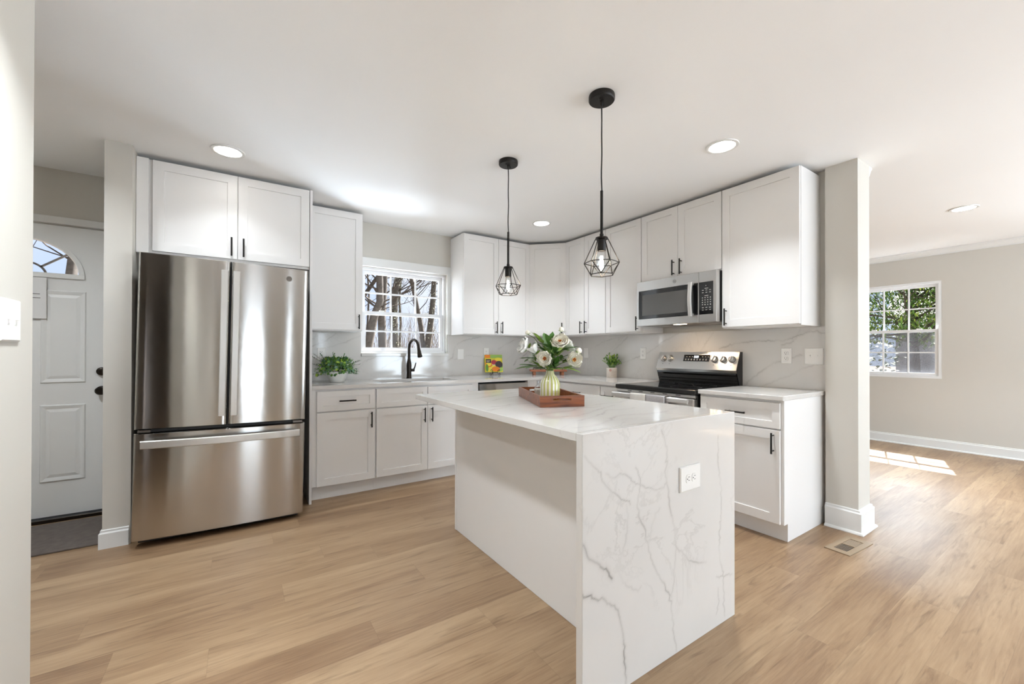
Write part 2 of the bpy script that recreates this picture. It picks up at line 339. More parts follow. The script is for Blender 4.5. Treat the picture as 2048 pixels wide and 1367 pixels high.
# baseboards and crown: (x0,x1,y0,y1) strips built as profiles
def base_run(name, pts, h=.112, t=.014, shoe=True, side=1):
    """pts: polyline on the floor; the board stands on its left (side=1) side"""
    bm = B()
    prof = [(0, 0), (t, 0), (t, h - .022), (t * .55, h - .014), (t * .55, h - .004), (0, h)]
    if shoe: prof = [(0, 0), (t + .014, 0), (t + .014, .006), (t + .009, .014), (t, .018), (t, h - .022), (t * .55, h - .014), (t * .55, h - .004), (0, h)]
    P = [Vector((x, y, 0)) for x, y in pts]; secs = []
    for i, p in enumerate(P):
        d0 = (P[i] - P[i - 1]).normalized() if i else None; d1 = (P[i + 1] - P[i]).normalized() if i + 1 < len(P) else None
        n0 = Vector((-d0.y, d0.x, 0)) * side if d0 else None; n1 = Vector((-d1.y, d1.x, 0)) * side if d1 else None
        if n0 is None: n = n1
        elif n1 is None: n = n0
        else: n = (n0 + n1) / (1 + n0.dot(n1))
        secs.append([bm.verts.new(p + n * a + Vector((0, 0, z))) for a, z in prof])
    for a, b in zip(secs, secs[1:]):
        for k in range(len(prof)): bm.faces.new((a[k], a[(k + 1) % len(prof)], b[(k + 1) % len(prof)], b[k]))
    bm.faces.new(secs[0]); bm.faces.new(secs[-1][::-1])
    return struct(name, bm, M_TRIM)
base_run('baseboard_pillar', [(-.0505, -3.012), (-.0505, -3.1905), (.1655, -3.1905), (.1655, -.03)], h=.155, t=.02, side=-1)
base_run('baseboard_refrigerator', [(-4.1005, -.05), (-4.1005, -.7555), (-3.98, -.7555)], shoe=False, side=-1)
base_run('baseboard_living', [(LX - .0005, -.05), (LX - .0005, -7.3)], h=.122, t=.016, side=-1)
base_run('baseboard_left', [(-3.9495, -7.3), (-3.9495, -2.3045), (-4.0805, -2.3045), (-4.0805, -7.3)], side=-1, shoe=False)
def crown(name, x, y0, y1, sgn):
    bm = B(); c = CEIL - .0005
    prof = [(0, c), (sgn * .06, c), (sgn * .06, c - .012), (sgn * .042, c - .022), (sgn * .02, c - .05), (sgn * .012, c - .058), (sgn * .012, c - .07), (0, c - .07)]
    extr(bm, [(x + p, q) for p, q in prof], 'y', y0, y1); return struct(name, bm, M_TRIM)
crown('trim_1', LX - .0005, -7.34, -.002, -1); crown('trim_2', .1655, -3.19, -.002, 1)

# ---- windows
def sash(bm, x0, x1, z0, z1, y0, y1, st=.034, cols=3, rows=2, mw=.016):
    box(bm, x0, x0 + st, y0, y1, z0, z1); box(bm, x1 - st, x1, y0, y1, z0, z1)
    box(bm, x0 + st, x1 - st, y0, y1, z0, z0 + st); box(bm, x0 + st, x1 - st, y0, y1, z1 - st, z1)
def muntins(bm, x0, x1, z0, z1, y, cols, rows, w=.016, d=.012):
    for i in range(1, cols): x = x0 + (x1 - x0) * i / cols; box(bm, x - w / 2, x + w / 2, y - d / 2, y + d / 2, z0, z1)
    for i in range(1, rows): z = z0 + (z1 - z0) * i / rows; box(bm, x0, x1, y - d / 2 + .001, y + d / 2 - .001, z - w / 2, z + w / 2)
def dh_window(root, x0, x1, z0, z1, dep, zm, screen=False, fr=.03):
    """double-hung unit in local coordinates: room at -y, glass near y=dep"""
    bm = B(); f = fr
    box(bm, x0 + .0005, x0 + f, dep - .05, dep + .04, z0 + .0005, z1 - .0005); box(bm, x1 - f, x1 - .0005, dep - .05, dep + .04, z0 + .0005, z1 - .0005)
    box(bm, x0 + f, x1 - f, dep - .05, dep + .04, z1 - f, z1 - .0005); box(bm, x0 + f, x1 - f, dep - .05, dep + .04, z0 + .0005, z0 + f)
    # jamb stop lines
    box(bm, x0 + f, x0 + f + .008, dep - .012, dep - .004, z0 + f, z1 - f); box(bm, x1 - f - .008, x1 - f, dep - .012, dep - .004, z0 + f, z1 - f)
    mk('frame', bm, M_VINYL, root)
    a, b = x0 + f, x1 - f; s = .034
    for nm, za, zb, yy in (('upper_sash', zm - .018, z1 - f, dep + .012), ('lower_sash', z0 + f, zm + .018, dep - .02)):
        bm = B(); sash(bm, a + .001, b - .001, za + .001, zb - .001, yy - .014, yy + .014, s); so_ = mk(nm, bm, M_VINYL, root)
        bm = B(); muntins(bm, a + s, b - s, za + s, zb - s, yy, 3, 2); mk('muntin', bm, M_VINYL, so_)
        bm = B(); box(bm, a + s, b - s, yy + .0065, yy + .0085, za + s, zb - s); mk('pane', bm, M_GLASS, so_)
    bm = B(); box(bm, a + (b - a) * .2, a + (b - a) * .2 + .05, dep - .03, dep - .008, zm + .0185, zm + .03); box(bm, a + (b - a) * .75, a + (b - a) * .75 + .05, dep - .03, dep - .008, zm + .0185, zm + .03)
    mk('sash_lock', bm, M_PLATE, root)
    if screen:
        bm = B(); box(bm, a, b, dep + .03, dep + .031, z0 + f, zm); mk('insect_screen', bm, M_SCREEN, root)
M_SCREEN = bpy.data.materials.new('insect_screen'); M_SCREEN.use_nodes = True
_N = M_SCREEN.node_tree.nodes; _L = M_SCREEN.node_tree.links; _N.clear()
_o = _N.new('ShaderNodeOutputMaterial'); _t = _N.new('ShaderNodeBsdfTransparent'); _d = _N.new('ShaderNodeBsdfDiffuse'); _x = _N.new('ShaderNodeMixShader')
_d.inputs['Color'].default_value = (.20, .20, .21, 1); _tc = _N.new('ShaderNodeTexCoord'); _v = _N.new('ShaderNodeTexNoise'); _v.inputs['Scale'].default_value = 160; _v.inputs['Detail'].default_value = 2
_m = _N.new('ShaderNodeMapRange'); _m.inputs['From Min'].default_value = .3; _m.inputs['From Max'].default_value = .7; _m.inputs['To Min'].default_value = .15; _m.inputs['To Max'].default_value = .50
_L.new(_tc.outputs['Object'], _v.inputs['Vector']); _L.new(_v.outputs['Fac'], _m.inputs['Value']); _L.new(_m.outputs['Result'], _x.inputs['Fac'])
_L.new(_t.outputs[0], _x.inputs[1]); _L.new(_d.outputs[0], _x.inputs[2]); _L.new(_x.outputs[0], _o.inputs['Surface'])

w = empty('window_1', (0, 0, 0), kind='structure', label='white double-hung window over the sink')
dh_window(w, KW[0], KW[1], KW[2], KW[3], .085, 1.575, fr=.024)
bm = B()
for (a, b, c, d) in ((-2.487, -2.428, 1.372, 2.115), (-1.511, -1.456, 1.372, 2.115), (-2.428, -1.511, 2.031, 2.115)): box(bm, a, b, -.016, -.0005, c, d, .002)
mk('casing', bm, M_TRIM, w)
bm = B(); box(bm, -2.427, -1.502, -.03, .034, 1.1395, 1.1685, .002); mk('sill', bm, M_QUARTZ, w)
for i, (ya, yb) in enumerate((W1, W2)):
    w = empty('window_%d' % (i + 2), (LX, 0, 0), -PI / 2, kind='structure', label=('white double-hung window in the living room wall' if i == 0 else None))
    # local x -> world -y ; local y -> world +x
    dh_window(w, -yb, -ya, WZ[0], WZ[1], .052, 1.462, screen=True, fr=.03)
for i, h in enumerate(ADDED_REAR):  # unseen rear windows, added for what they light and reflect
    w = empty('window_%d' % (i + 4), (0, -7.43, 0), 0, kind='structure')
    bm = B(); x0, x1, z0, z1 = h
    sash(bm, x0 + .001, x1 - .001, z0 + .001, z1 - .001, -.05, .05, .06 if x1 - x0 > .5 else .02); (muntins(bm, x0 + .06, x1 - .06, z0 + .06, z1 - .06, 0, 2, 2, .03, .03) if x1 - x0 > .5 else None); mk('frame', bm, M_VINYL, w)
    bm = B(); e_ = .06 if x1 - x0 > .5 else .02; box(bm, x0 + e_, x1 - e_, .016, .019, z0 + e_, z1 - e_); mk('pane', bm, M_GLASS, w)

w = empty('window_9', (-5.43, 0, 0), PI / 2, kind='structure')  # unseen hall glazing, added as a bright band for the refrigerator to reflect
bm = B(); sash(bm, -6.099, -5.301, .051, 1.379, -.05, .05, .03); mk('frame', bm, M_VINYL, w)
bm = B(); box(bm, -6.07, -5.33, .0, .003, .08, 1.35); mk('pane', bm, M_GLASS, w)

# ---- entry door with a fan light
d = empty('door_1', (0, 0, 0), kind='structure', label='white entry door with a half-round fan window')
dx0, dx1, dz0, dz1 = -5.105, -4.195, .032, 2.066; fcx, fcz, frx, frz = -4.65, 1.716, .292, .258
bm = B(); NA = 24
# front skin with a half-round hole: outer rectangle joined to the arc
arc = [(fcx + frx * math.cos(PI * k / NA), fcz + frz * math.sin(PI * k / NA)) for k in range(NA + 1)]
def skin(bm, y):
    A = [bm.verts.new((x, y, z)) for x, z in arc]; c = {}
    def V(x, z):
        if (x, z) not in c: c[(x, z)] = bm.verts.new((x, y, z))
        return c[(x, z)]
    top = [V(dx1 + (dx0 - dx1) * k / NA, dz1) for k in range(NA + 1)]
    bm.faces.new((V(dx1, fcz), top[0], A[0])); bm.faces.new((A[NA], top[NA], V(dx0, fcz)))
    for k in range(NA): bm.faces.new((A[k], top[k], top[k + 1], A[k + 1]))
    bm.faces.new([V(dx0, dz0), V(dx1, dz0), V(dx1, fcz)] + [A[0], A[NA], V(dx0, fcz)])
    return A
A0 = skin(bm, 0.0); A1 = skin(bm, .044)
for k in range(NA): bm.faces.new((A0[k], A0[k + 1], A1[k + 1], A1[k]))
bm.faces.new((A0[NA], A0[0], A1[0], A1[NA]))
for a, b, c, e in ((dx0, dx0, dz0, dz1), (dx1, dx1, dz0, dz1)):
    bm.faces.new([bm.verts.new(p) for p in ((a, 0, c), (a, .044, c), (a, .044, e), (a, 0, e))])
mk('door_leaf', bm, M_TRIM, d)
def moulded(x0, x1, z0, z1):
    bm = B(); ring_panel(bm, [(x0, x1, z0, z1, -.0003), (x0 + .006, x1 - .006, z0 + .006, z1 - .006, -.008), (x0 + .016, x1 - .016, z0 + .016, z1 - .016, -.006), (x0 + .03, x1 - .03, z0 + .03, z1 - .03, -.0012), (x0 + .05, x1 - .05, z0 + .05, z1 - .05, -.007)])
    mk('panel', bm, M_TRIM, d)
for x0, x1 in ((-4.564, -4.338), (-4.962, -4.736)): moulded(x0, x1, .96, 1.61); moulded(x0, x1, .272, .808)
bm = B(); pr = [(.012, 0), (.012, -.014), (-.012, -.014), (-.02, 0)]
outer = []
for k in range(NA + 1):
    an = .05 + (PI - .1) * k / NA; ca, sa = math.cos(an), math.sin(an)
    outer.append([bm.verts.new((fcx + (frx + a) * ca, y - .0005, fcz + (frz + a) * sa)) for a, y in pr])
for a, b in zip(outer, outer[1:]):
    for k in range(4): bm.faces.new((a[k], a[(k + 1) % 4], b[(k + 1) % 4], b[k]))
bm.faces.new(outer[0]); bm.faces.new(outer[-1][::-1])
box(bm, fcx - frx - .012, fcx + frx + .012, -.0145, -.0005, fcz - .02, fcz + .012)
mk('fan_frame', bm, M_TRIM, d)
bm = B(); bar = .012
def flatbar(bm, p, q, w=.013):
    p, q = Vector((p[0], .02, p[1])), Vector((q[0], .02, q[1])); t = (q - p).normalized(); n = Vector((t.z, 0, -t.x)) * w / 2
    vs = [bm.verts.new(v) for v in (p - n, q - n, q + n, p + n)]; vs2 = [bm.verts.new(v.co + Vector((0, .008, 0))) for v in vs]
    bm.faces.new(vs); bm.faces.new(vs2[::-1]); [bm.faces.new((vs[i], vs[(i + 1) % 4], vs2[(i + 1) % 4], vs2[i])) for i in range(4)]
hub = [(fcx + .105 * math.cos(PI * k / 12), fcz + .085 * math.sin(PI * k / 12)) for k in range(13)]
for a, b in zip(hub, hub[1:]): flatbar(bm, a, b)
for ang in (40, 140): flatbar(bm, (fcx + .105 * math.cos(math.radians(ang)), fcz + .085 * math.sin(math.radians(ang))), (fcx + frx * math.cos(math.radians(ang)), fcz + frz * math.sin(math.radians(ang))))
mk('fan_bar', bm, M_STEELD, d)
bm = B(); bm.faces.new([bm.verts.new((x, .024, z)) for x, z in arc]); g = bmesh.ops.extrude_face_region(bm, geom=bm.faces[:]); bmesh.ops.translate(bm, vec=(0, .003, 0), verts=[v for v in g['geom'] if isinstance(v, bmesh.types.BMVert)]); mk('pane', bm, M_GLASS, d)
for nm, z, rr in (('deadbolt', 1.037, .026), ('knob', .898, .028)):
    bm = B(); lathe(bm, [(0, 0), (rr * 1.15, 0), (rr * 1.15, .008), (rr * .5, .012), (rr * .5, .03 if nm == 'knob' else .012), (rr, .036 if nm == 'knob' else .014), (rr, .055 if nm == 'knob' else .022), (rr * .7, .064 if nm == 'knob' else .026), (0, .066 if nm == 'knob' else .027)], 24)
    xform(bm, Matrix.Translation((-4.255, -.0005, z)) @ Matrix.Rotation(PI / 2, 4, 'X')); mk(nm, bm, M_BRONZE, d, smooth=40)
bm = B(); box(bm, DR[0] - .075, DR[1] + .078, -.02, -.0005, 2.076, 2.125, .002); box(bm, DR[1] + .001, DR[1] + .075, -.02, -.0005, 0, 2.0705, .002); box(bm, DR[0] - .075, DR[0] - .001, -.02, -.0005, 0, 2.0705, .002); mk('casing', bm, M_TRIM, d)
bm = B(); box(bm, DR[0] + .001, DR[1] - .001, -.05, .13, .0005, .027, .004); mk('threshold', bm, M_BRONZE, d)

# ---- notice taped on the door
bm = B(); box(bm, -4.68, -4.532, -.0165, -.0155, 1.408, 1.692); pn = mk('paper_notice', bm, mat('paper_sheet', (226, 225, 224), .8), label='white paper notice taped to the entry door below its fan window', cat='notice')
bm = B(); r_ = random.Random(5)
for z in (1.575, 1.548): box(bm, -4.66, -4.575 + r_.random() * .02, -.0172, -.0167, z, z + .004)
mk('printed_line', bm, M_SLOT, pn)

# ---- door mat
bm = B(); box(bm, -4.98, -4.118, -.675, -.10, .0005, .011, .003)
M_MAT = mat('grey_mat', (100, 91, 85), .95, noise=.4, nscale=28, bump=.6, bscale=500)
mk('door_mat', bm, M_MAT, label='flat grey-brown door mat at the entry door', cat='mat')

# ---- ceiling lights
M_LED = mat('led_disc', (255, 250, 240), .5, emit=(1.0, .965, .91), estr=9.0)
def recessed(x, y, label, watts=5.0):
    t = empty('recessed_light', (x, y, CEIL), 0, label, 'ceiling light', 'recessed ceiling lights')
    bm = B(); lathe(bm, [(.074, -.0005), (.094, -.0005), (.092, -.006), (.078, -.008), (.074, -.006)], 40); mk('trim_ring', bm, M_TRIM, t, smooth=50)
    bm = B(); lathe(bm, [(0, -.0015), (.0735, -.0015), (.0735, -.004), (0, -.004)], 40); mk('lens', bm, M_LED, t)
    l = bpy.data.lights.new('recessed_lamp', 'AREA'); l.shape = 'DISK'; l.size = .15; l.energy = watts; l.spread = math.radians(150 if x < -4.5 else 105); l.color = (.88, .945, 1.0)
    o = bpy.data.objects.new('recessed_lamp', l); COL.objects.link(o); o.parent = t; o.location = (0, 0, -.012)
for x, y, lb in ((-3.484, -.99, 'round recessed ceiling light above the refrigerator'), (-.935, -2.778, 'round recessed ceiling light above the right end of the range counter'),
                 (-.93, -.95, 'small round recessed ceiling light near the corner cabinets'), (1.905, -3.37, 'round recessed ceiling light in the living room'),
                 (-3.484, -2.778, 'round recessed ceiling light over the refrigerator aisle, nearest the near wall'), (-.93, -5.2, 'added unseen ceiling light behind the island, over the living area'), (1.905, -5.6, 'added unseen ceiling light at the rear of the living room'), (-3.0, -5.6, 'added unseen ceiling light at the rear of the kitchen'), (-4.7, -1.35, 'added unseen ceiling light in the entry hall')):  # last four are unseen, added to brighten the rear and the hall
    recessed(x, y, lb, 8.0 if x < -4.5 else (1.2 if y == -.99 else (7.5 if x < -2.5 else (9.0 if x > 1 else (5.0 if y == -2.778 else (3.0 if y == -.95 else 8.0))))))

# ------------------------------------------------------------------ cabinets
def bar_handle(parent, x, z, vertical, L=.13, yf=-.02, name='handle'):
    bm = B(); r = .0058; o = .032; h = L / 2; p = L * .37
    if vertical:
        tube(bm, [(x, yf - o, z - h), (x, yf - o, z + h)], r, 8)
        for s in (-p, p): tube(bm, [(x, yf - .0003, z + s), (x, yf - o, z + s)], .0042, 8)
    else:
        tube(bm, [(x - h, yf - o, z), (x + h, yf - o, z)], r, 8)
        for s in (-p, p): tube(bm, [(x + s, yf - .0003, z), (x + s, yf - o, z)], .0042, 8)
    return mk(name, bm, M_BLACK, parent, smooth=50)
def door(root, x0, x1, z0, z1, hx=None, hz=None, name='door', vert=True, yf=-.02, hl=.13):
    bm = B(); shaker(bm, x0, x1, z0, z1, yf, -.0006, .058 if z1 - z0 > .2 else .044)
    o = mk(name, bm, M_CAB, root)
    if hx is not None: bar_handle(o, hx, hz, vert, hl, yf)
    return o
BACK, RIGHT = 0.0, -PI / 2
def wall_cab(loc, rot, w, h, dep, doors, label, extra_left=0.0):
    """doors: list of (x0,x1,handle_side) with z from the body height"""
    t = empty('wall_cabinet', loc, rot, label, 'cabinet', 'white wall cabinets')
    bm = B(); box(bm, 0, w, 0, dep, 0, h, .0012); mk('body', bm, M_CAB, t)
    for x0, x1, s in doors:
        hx = None if s is None else (x0 + .034 if s == 'L' else x1 - .034)
        door(t, x0, x1, .008, h - .004, hx, .083)
    return t
UZ, UH, UD = 1.368, 1.065, .3035
g = .0015
# back wall
t = wall_cab((-2.9475, -UD - .0005, UZ), BACK, .4595, UH, UD, [(.003, .4565, 'R')], 'tall single-door white wall cabinet between refrigerator and sink window')
t = wall_cab((-1.468, -UD - .0005, UZ), BACK, .857, UH, UD, [(.003, .4265, 'R'), (.4295, .854, 'L')], 'two-door white wall cabinet just to the right of the sink window')
# range wall
t = wall_cab((-UD - .0005, -.6115, UZ), RIGHT, .6155, UH, UD, [(.003, .3065, 'R'), (.3095, .6125, 'L')], 'two-door white wall cabinet beside the diagonal corner cabinet, on the range wall')
t = wall_cab((-UD - .0005, -1.228, UZ), RIGHT, .445, UH, UD, [(.003, .442, 'R')], 'single-door white wall cabinet immediately left of the microwave')
t = wall_cab((-UD - .0005, -1.674, 1.821), RIGHT, .758, UZ + UH - 1.821, UD, [(.003, .3775, 'R'), (.3805, .755, 'L')], 'short two-door white wall cabinet above the microwave')
t = wall_cab((-UD - .0005, -2.433, UZ), RIGHT, .53, UH, UD, [(.003, .527, 'L')], 'large single-door white wall cabinet right of the microwave, at the pillar')
# diagonal corner
t = empty('wall_cabinet', (0, 0, UZ), 0, 'diagonal single-door white wall cabinet in the room corner', 'cabinet', 'white wall cabinets')
bm = B(); q = UD + .0005; prism(bm, [(-.0006, -.0006), (-.6105, -.0006), (-.6105, -q), (-q, -.6105), (-.0006, -.6105)], 0, UH); mk('body', bm, M_CAB, t)
e = empty('door_hinge_side', (-.6105, -q, 0), -PI / 4); L_ = math.hypot(.6105 - q, .6105 - q)
bm = B(); shaker(bm, .010, L_ - .010, .008, UH - .004, -.02, -.0006)
R45 = Matrix.Translation((-.6105, -q, 0)) @ Matrix.Rotation(-PI / 4, 4, 'Z'); xform(bm, R45); dd = mk('door', bm, M_CAB, t)
h = bar_handle(dd, L_ - .05, .083, True); h.data.transform(R45); bpy.data.objects.remove(e)
# over the refrigerator
t = empty('wall_cabinet', (-3.9715, -.6395, 1.819), 0, 'deep two-door white wall cabinet above the refrigerator', 'cabinet', 'white wall cabinets')
bm = B(); box(bm, 0, 1.004, 0, .639, 0, .614, .0012); mk('body', bm, M_CAB, t)
door(t, .079, .5385, .018, .610, .5045, .099); door(t, .5415, 1.001, .018, .610, .5755, .099)
bm = B(); box(bm, .0, .06, -.0206, -.0006, .0, .613, .001); mk('filler', bm, M_CAB, t)
# refrigerator end panel
bm = B(); box(bm, -2.9665, -2.9485, -.66, -.0006, .0005, 2.433, .001); mk('end_panel', bm, M_CAB, label='narrow full-height white end panel standing beside the refrigerator', cat='panel')

# base cabinets: local z from the floor
BH, TK = .883, .113
def base_cab(loc, rot, w, label, cells, filler=None, dep=.6145, hollow=False):
    t = empty('base_cabinet', loc, rot, label, 'cabinet', 'white base cabinets')
    bm = B()
    if hollow:
        for q in ((0, .018, 0, dep, TK, BH), (w - .018, w, 0, dep, TK, BH), (.018, w - .018, 0, .018, TK, BH), (.018, w - .018, dep - .012, dep, TK, BH), (.018, w - .018, .018, dep - .012, TK, TK + .018)): box(bm, *q)
    else: box(bm, 0, w, 0, dep, TK, BH, .001)
    mk('body', bm, M_CAB, t)
    bm = B(); box(bm, 0, w, .047, dep, .0005, TK - .0003); mk('toe_kick', bm, M_CAB, t)
    for kind, x0, x1, z0, z1, s in cells:
        if kind == 'drawer': door(t, x0, x1, z0, z1, (x0 + x1) / 2, (z0 + z1) / 2, 'drawer', False, hl=min(.13, (x1 - x0) * .7))
        elif kind == 'false': door(t, x0, x1, z0, z1, name='drawer_front')
        else: door(t, x0, x1, z0, z1, x0 + .034 if s == 'L' else x1 - .034, .617, 'door')
    if filler:
        bm = B(); box(bm, filler[0], filler[1], -.0196, -.0005, TK + .004, .868, .001); mk('filler', bm, M_CAB, t)
    return t
FY = -.615
DZ0, DZ1, DRZ0, DRZ1 = .116, .697, .707, .867
base_cab((-2.9475, FY, 0), BACK, .4925, 'white base cabinet with one drawer and one door beside the refrigerator panel', [('drawer', .0385, .4885, DRZ0, DRZ1, None), ('door', .0385, .4885, DZ0, DZ1, 'R')])
base_cab((-2.4545, FY, 0), BACK, .9985, 'white sink base cabinet with two false drawer fronts above two doors', [('false', .0075, .4635, DRZ0, DRZ1, None), ('false', .4685, .9255, DRZ0, DRZ1, None), ('door', .0075, .4645, DZ0, DZ1, 'R'), ('door', .4675, .9255, DZ0, DZ1, 'L')], hollow=True)
base_cab((-.635 + .02, -.83, 0), RIGHT, .6265, 'white base cabinet with a wide drawer on the range wall, near the corner', [('drawer', .004, .6225, DRZ0, DRZ1, None), ('door', .004, .312, DZ0, DZ1, 'R'), ('door', .315, .6225, DZ0, DZ1, 'L')])
base_cab((-.635 + .02, -1.457, 0), RIGHT, .2165, 'narrow white base cabinet with a small drawer, left of the range', [('drawer', .004, .2125, DRZ0, DRZ1, None), ('door', .004, .2125, DZ0, DZ1, 'R')])
t = base_cab((-.635 + .02, -2.436, 0), RIGHT, .5515, 'white base cabinet with one drawer and one door right of the range, at the pillar', [('drawer', .014, .536, DRZ0, DRZ1, None), ('door', .014, .536, DZ0, DZ1, 'R')])
bm = B(); box(bm, .5518, .5538, -.0002, .556, TK, .883); box(bm, .5518, .5538, .046, .556, .0005, TK); mk('side_panel', bm, M_CAB, t)
# corner base
t = empty('base_cabinet', (0, 0, 0), 0, 'white corner base cabinet filler between dishwasher and wide drawer', 'cabinet', 'white base cabinets')
bm = B(); prism(bm, [(-.0006, -.0006), (-.853, -.0006), (-.853, -.614), (-.616, -.614), (-.616, -.829), (-.0006, -.829)], TK, BH); mk('body', bm, M_CAB, t)
bm = B(); prism(bm, [(-.0006, -.0006), (-.853, -.0006), (-.853, -.568), (-.568, -.568), (-.568, -.829), (-.0006, -.829)], .0005, TK - .0003); mk('toe_kick', bm, M_CAB, t)

# ------------------------------------------------------------------ countertops, backsplash
CT0, CT1, CE = .8845, .914, .648
SX0, SX1, SY0, SY1 = -2.385, -1.63, -.565, -.165       # sink cut-out
t = empty('countertop', (0, 0, 0), 0, 'long L-shaped white quartz countertop running past the sink to the range', 'countertop', 'white quartz countertops')
bm = B()
def slab(bm, poly, z0, z1, bev=.003):
    fs = prism(bm, poly, z0, z1)
    es = list({e for f in fs for e in f.edges}); bmesh.ops.bevel(bm, geom=es, offset=bev, segments=1, affect='EDGES')
xa, xb = -2.954, -.0135
pts_o = [(xa, -.0135), (xa, -CE), (-CE, -CE), (-CE, -1.6725), (xb, -1.6725), (xb, -.0135)]
pts_i = [(SX0, SY0), (SX1, SY0), (SX1, SY1), (SX0, SY1)]
# build with hole: split into pieces around the cut-out, coplanar
for poly in ([(xa + .007, -.0135), (xa + .007, -.66), (xa, -.66), (xa, -.66)],): pass
def ring(bm, z):
    V = lambda x, y: bm.verts.new((x, y, z)); return V
cells_x = [xa + .0065, SX0, SX1, -CE, xb]; cells_y = [-1.6725, -CE, SY0, SY1, -.0135]
vv = {}
def gv(i, j, z):
    k = (i, j, z)
    if k not in vv: vv[k] = bm.verts.new((cells_x[i], cells_y[j], z))
    return vv[k]
occ = {(i, j) for i in range(4) for j in range(4) if not (j == 0 and i < 3) and not (i == 1 and j == 2)}
for (i, j) in occ:
    for z, rv in ((CT1, False), (CT0, True)):
        f = [gv(i, j, z), gv(i + 1, j, z), gv(i + 1, j + 1, z), gv(i, j + 1, z)]; bm.faces.new(f[::-1] if rv else f)
    for (di, dj, a, b) in ((-1, 0, (i, j), (i, j + 1)), (1, 0, (i + 1, j), (i + 1, j + 1)), (0, -1, (i, j), (i + 1, j)), (0, 1, (i, j + 1), (i + 1, j + 1))):
        if (i + di, j + dj) not in occ: bm.faces.new((gv(*a, CT0), gv(*b, CT0), gv(*b, CT1), gv(*a, CT1)))
mk('slab', bm, M_QUARTZ, t)
bm = B(); slab(bm, [(-CE, -2.4355), (-CE, -2.998), (-.0135, -2.998), (-.0135, -2.4355)], CT0, CT1)
mk('countertop', bm, M_QUARTZ, label='short white quartz countertop right of the range, ending at the pillar', cat='countertop', group='white quartz countertops')

VEINS_WATERFALL=[(0.006,0.9,[(-2.491,0.554),(-2.467,0.511),(-2.433,0.483),(-2.389,0.446),(-2.351,0.403)]),(0.005,0.85,[(-2.491,0.394),(-2.433,0.361),(-2.398,0.353),(-2.362,0.321),(-2.32,0.284),(-2.304,0.227),(-2.292,0.157),(-2.287,0.103),(-2.277,0.01)]),(0.004,0.55,[(-2.479,0.841),(-2.416,0.78),(-2.38,0.727),(-2.325,0.685),(-2.258,0.639)]),(0.004,0.6,[(-2.38,0.768),(-2.344,0.747),(-2.311,0.758),(-2.268,0.74),(-2.228,0.706),(-2.182,0.69)]),(0.004,0.6,[(-2.228,0.766),(-2.203,0.722),(-2.208,0.682),(-2.22,0.631),(-2.21,0.582),(-2.182,0.542),(-2.156,0.446),(-2.124,0.382),(-2.08,0.313),(-2.028,0.24),(-2.017,0.172),(-2.005,0.088),(-1.987,0.009)]),(0.005,0.5,[(-2.08,0.885),(-2.045,0.803),(-2.057,0.719),(-2.04,0.659),(-2.028,0.577),(-1.999,0.499),(-1.987,0.416),(-1.913,0.348),(-1.836,0.311),(-1.782,0.299)]),(0.004,0.5,[(-1.69,0.82),(-1.69,0.7),(-1.668,0.599),(-1.665,0.502),(-1.683,0.369),(-1.676,0.278),(-1.647,0.197),(-1.647,0.108),(-1.639,0.024)]),(0.004,0.5,[(-1.705,0.215),(-1.654,0.203),(-1.578,0.189)]),(0.004,0.45,[(-1.691,0.162),(-1.683,0.104),(-1.705,0.055)]),(0.005,0.3,[(-1.987,0.409),(-2.005,0.312),(-2.017,0.229)]),(0.005,0.25,[(-2.325,0.44),(-2.297,0.373),(-2.238,0.329),(-2.198,0.329)]),(0.004,0.4,[(-2.182,0.69),(-2.124,0.667),(-2.08,0.666),(-2.046,0.681)]),(0.006,0.22,[(-2.278,0.643),(-2.273,0.563),(-2.287,0.501),(-2.335,0.423)]),(0.006,0.22,[(-2.091,0.591),(-2.124,0.556),(-2.151,0.479)])]
VEINS_RIGHT=[(0.006,0.6,[(-2.239,1.214),(-2.378,1.258),(-2.494,1.271),(-2.657,1.272),(-2.758,1.279),(-2.836,1.308),(-2.911,1.334),(-2.999,1.318)]),(0.005,0.5,[(-2.842,1.357),(-2.832,1.304),(-2.8,1.265),(-2.72,1.239)]),(0.006,0.5,[(-2.444,0.916),(-2.55,1.017),(-2.657,1.099),(-2.727,1.121),(-2.853,1.164)]),(0.005,0.3,[(-2.494,0.898),(-2.656,0.952),(-2.782,1.014),(-2.865,1.071),(-2.999,1.126)]),(0.006,0.5,[(-1.235,1.08),(-1.412,1.145),(-1.496,1.176),(-1.594,1.225),(-1.681,1.286),(-1.789,1.334),(-1.884,1.384)]),(0.005,0.45,[(-0.969,1.141),(-1.035,1.192),(-1.142,1.265),(-1.205,1.312),(-1.245,1.343)]),(0.004,0.35,[(-0.771,1.24),(-0.889,1.294),(-1.057,1.332),(-1.245,1.359)]),(0.005,0.35,[(-2.063,1.184),(-2.106,1.244),(-2.141,1.303),(-2.202,1.373)]),(0.004,0.3,[(-0.98,0.97),(-1.142,1.061),(-1.286,1.097),(-1.374,1.137)])]
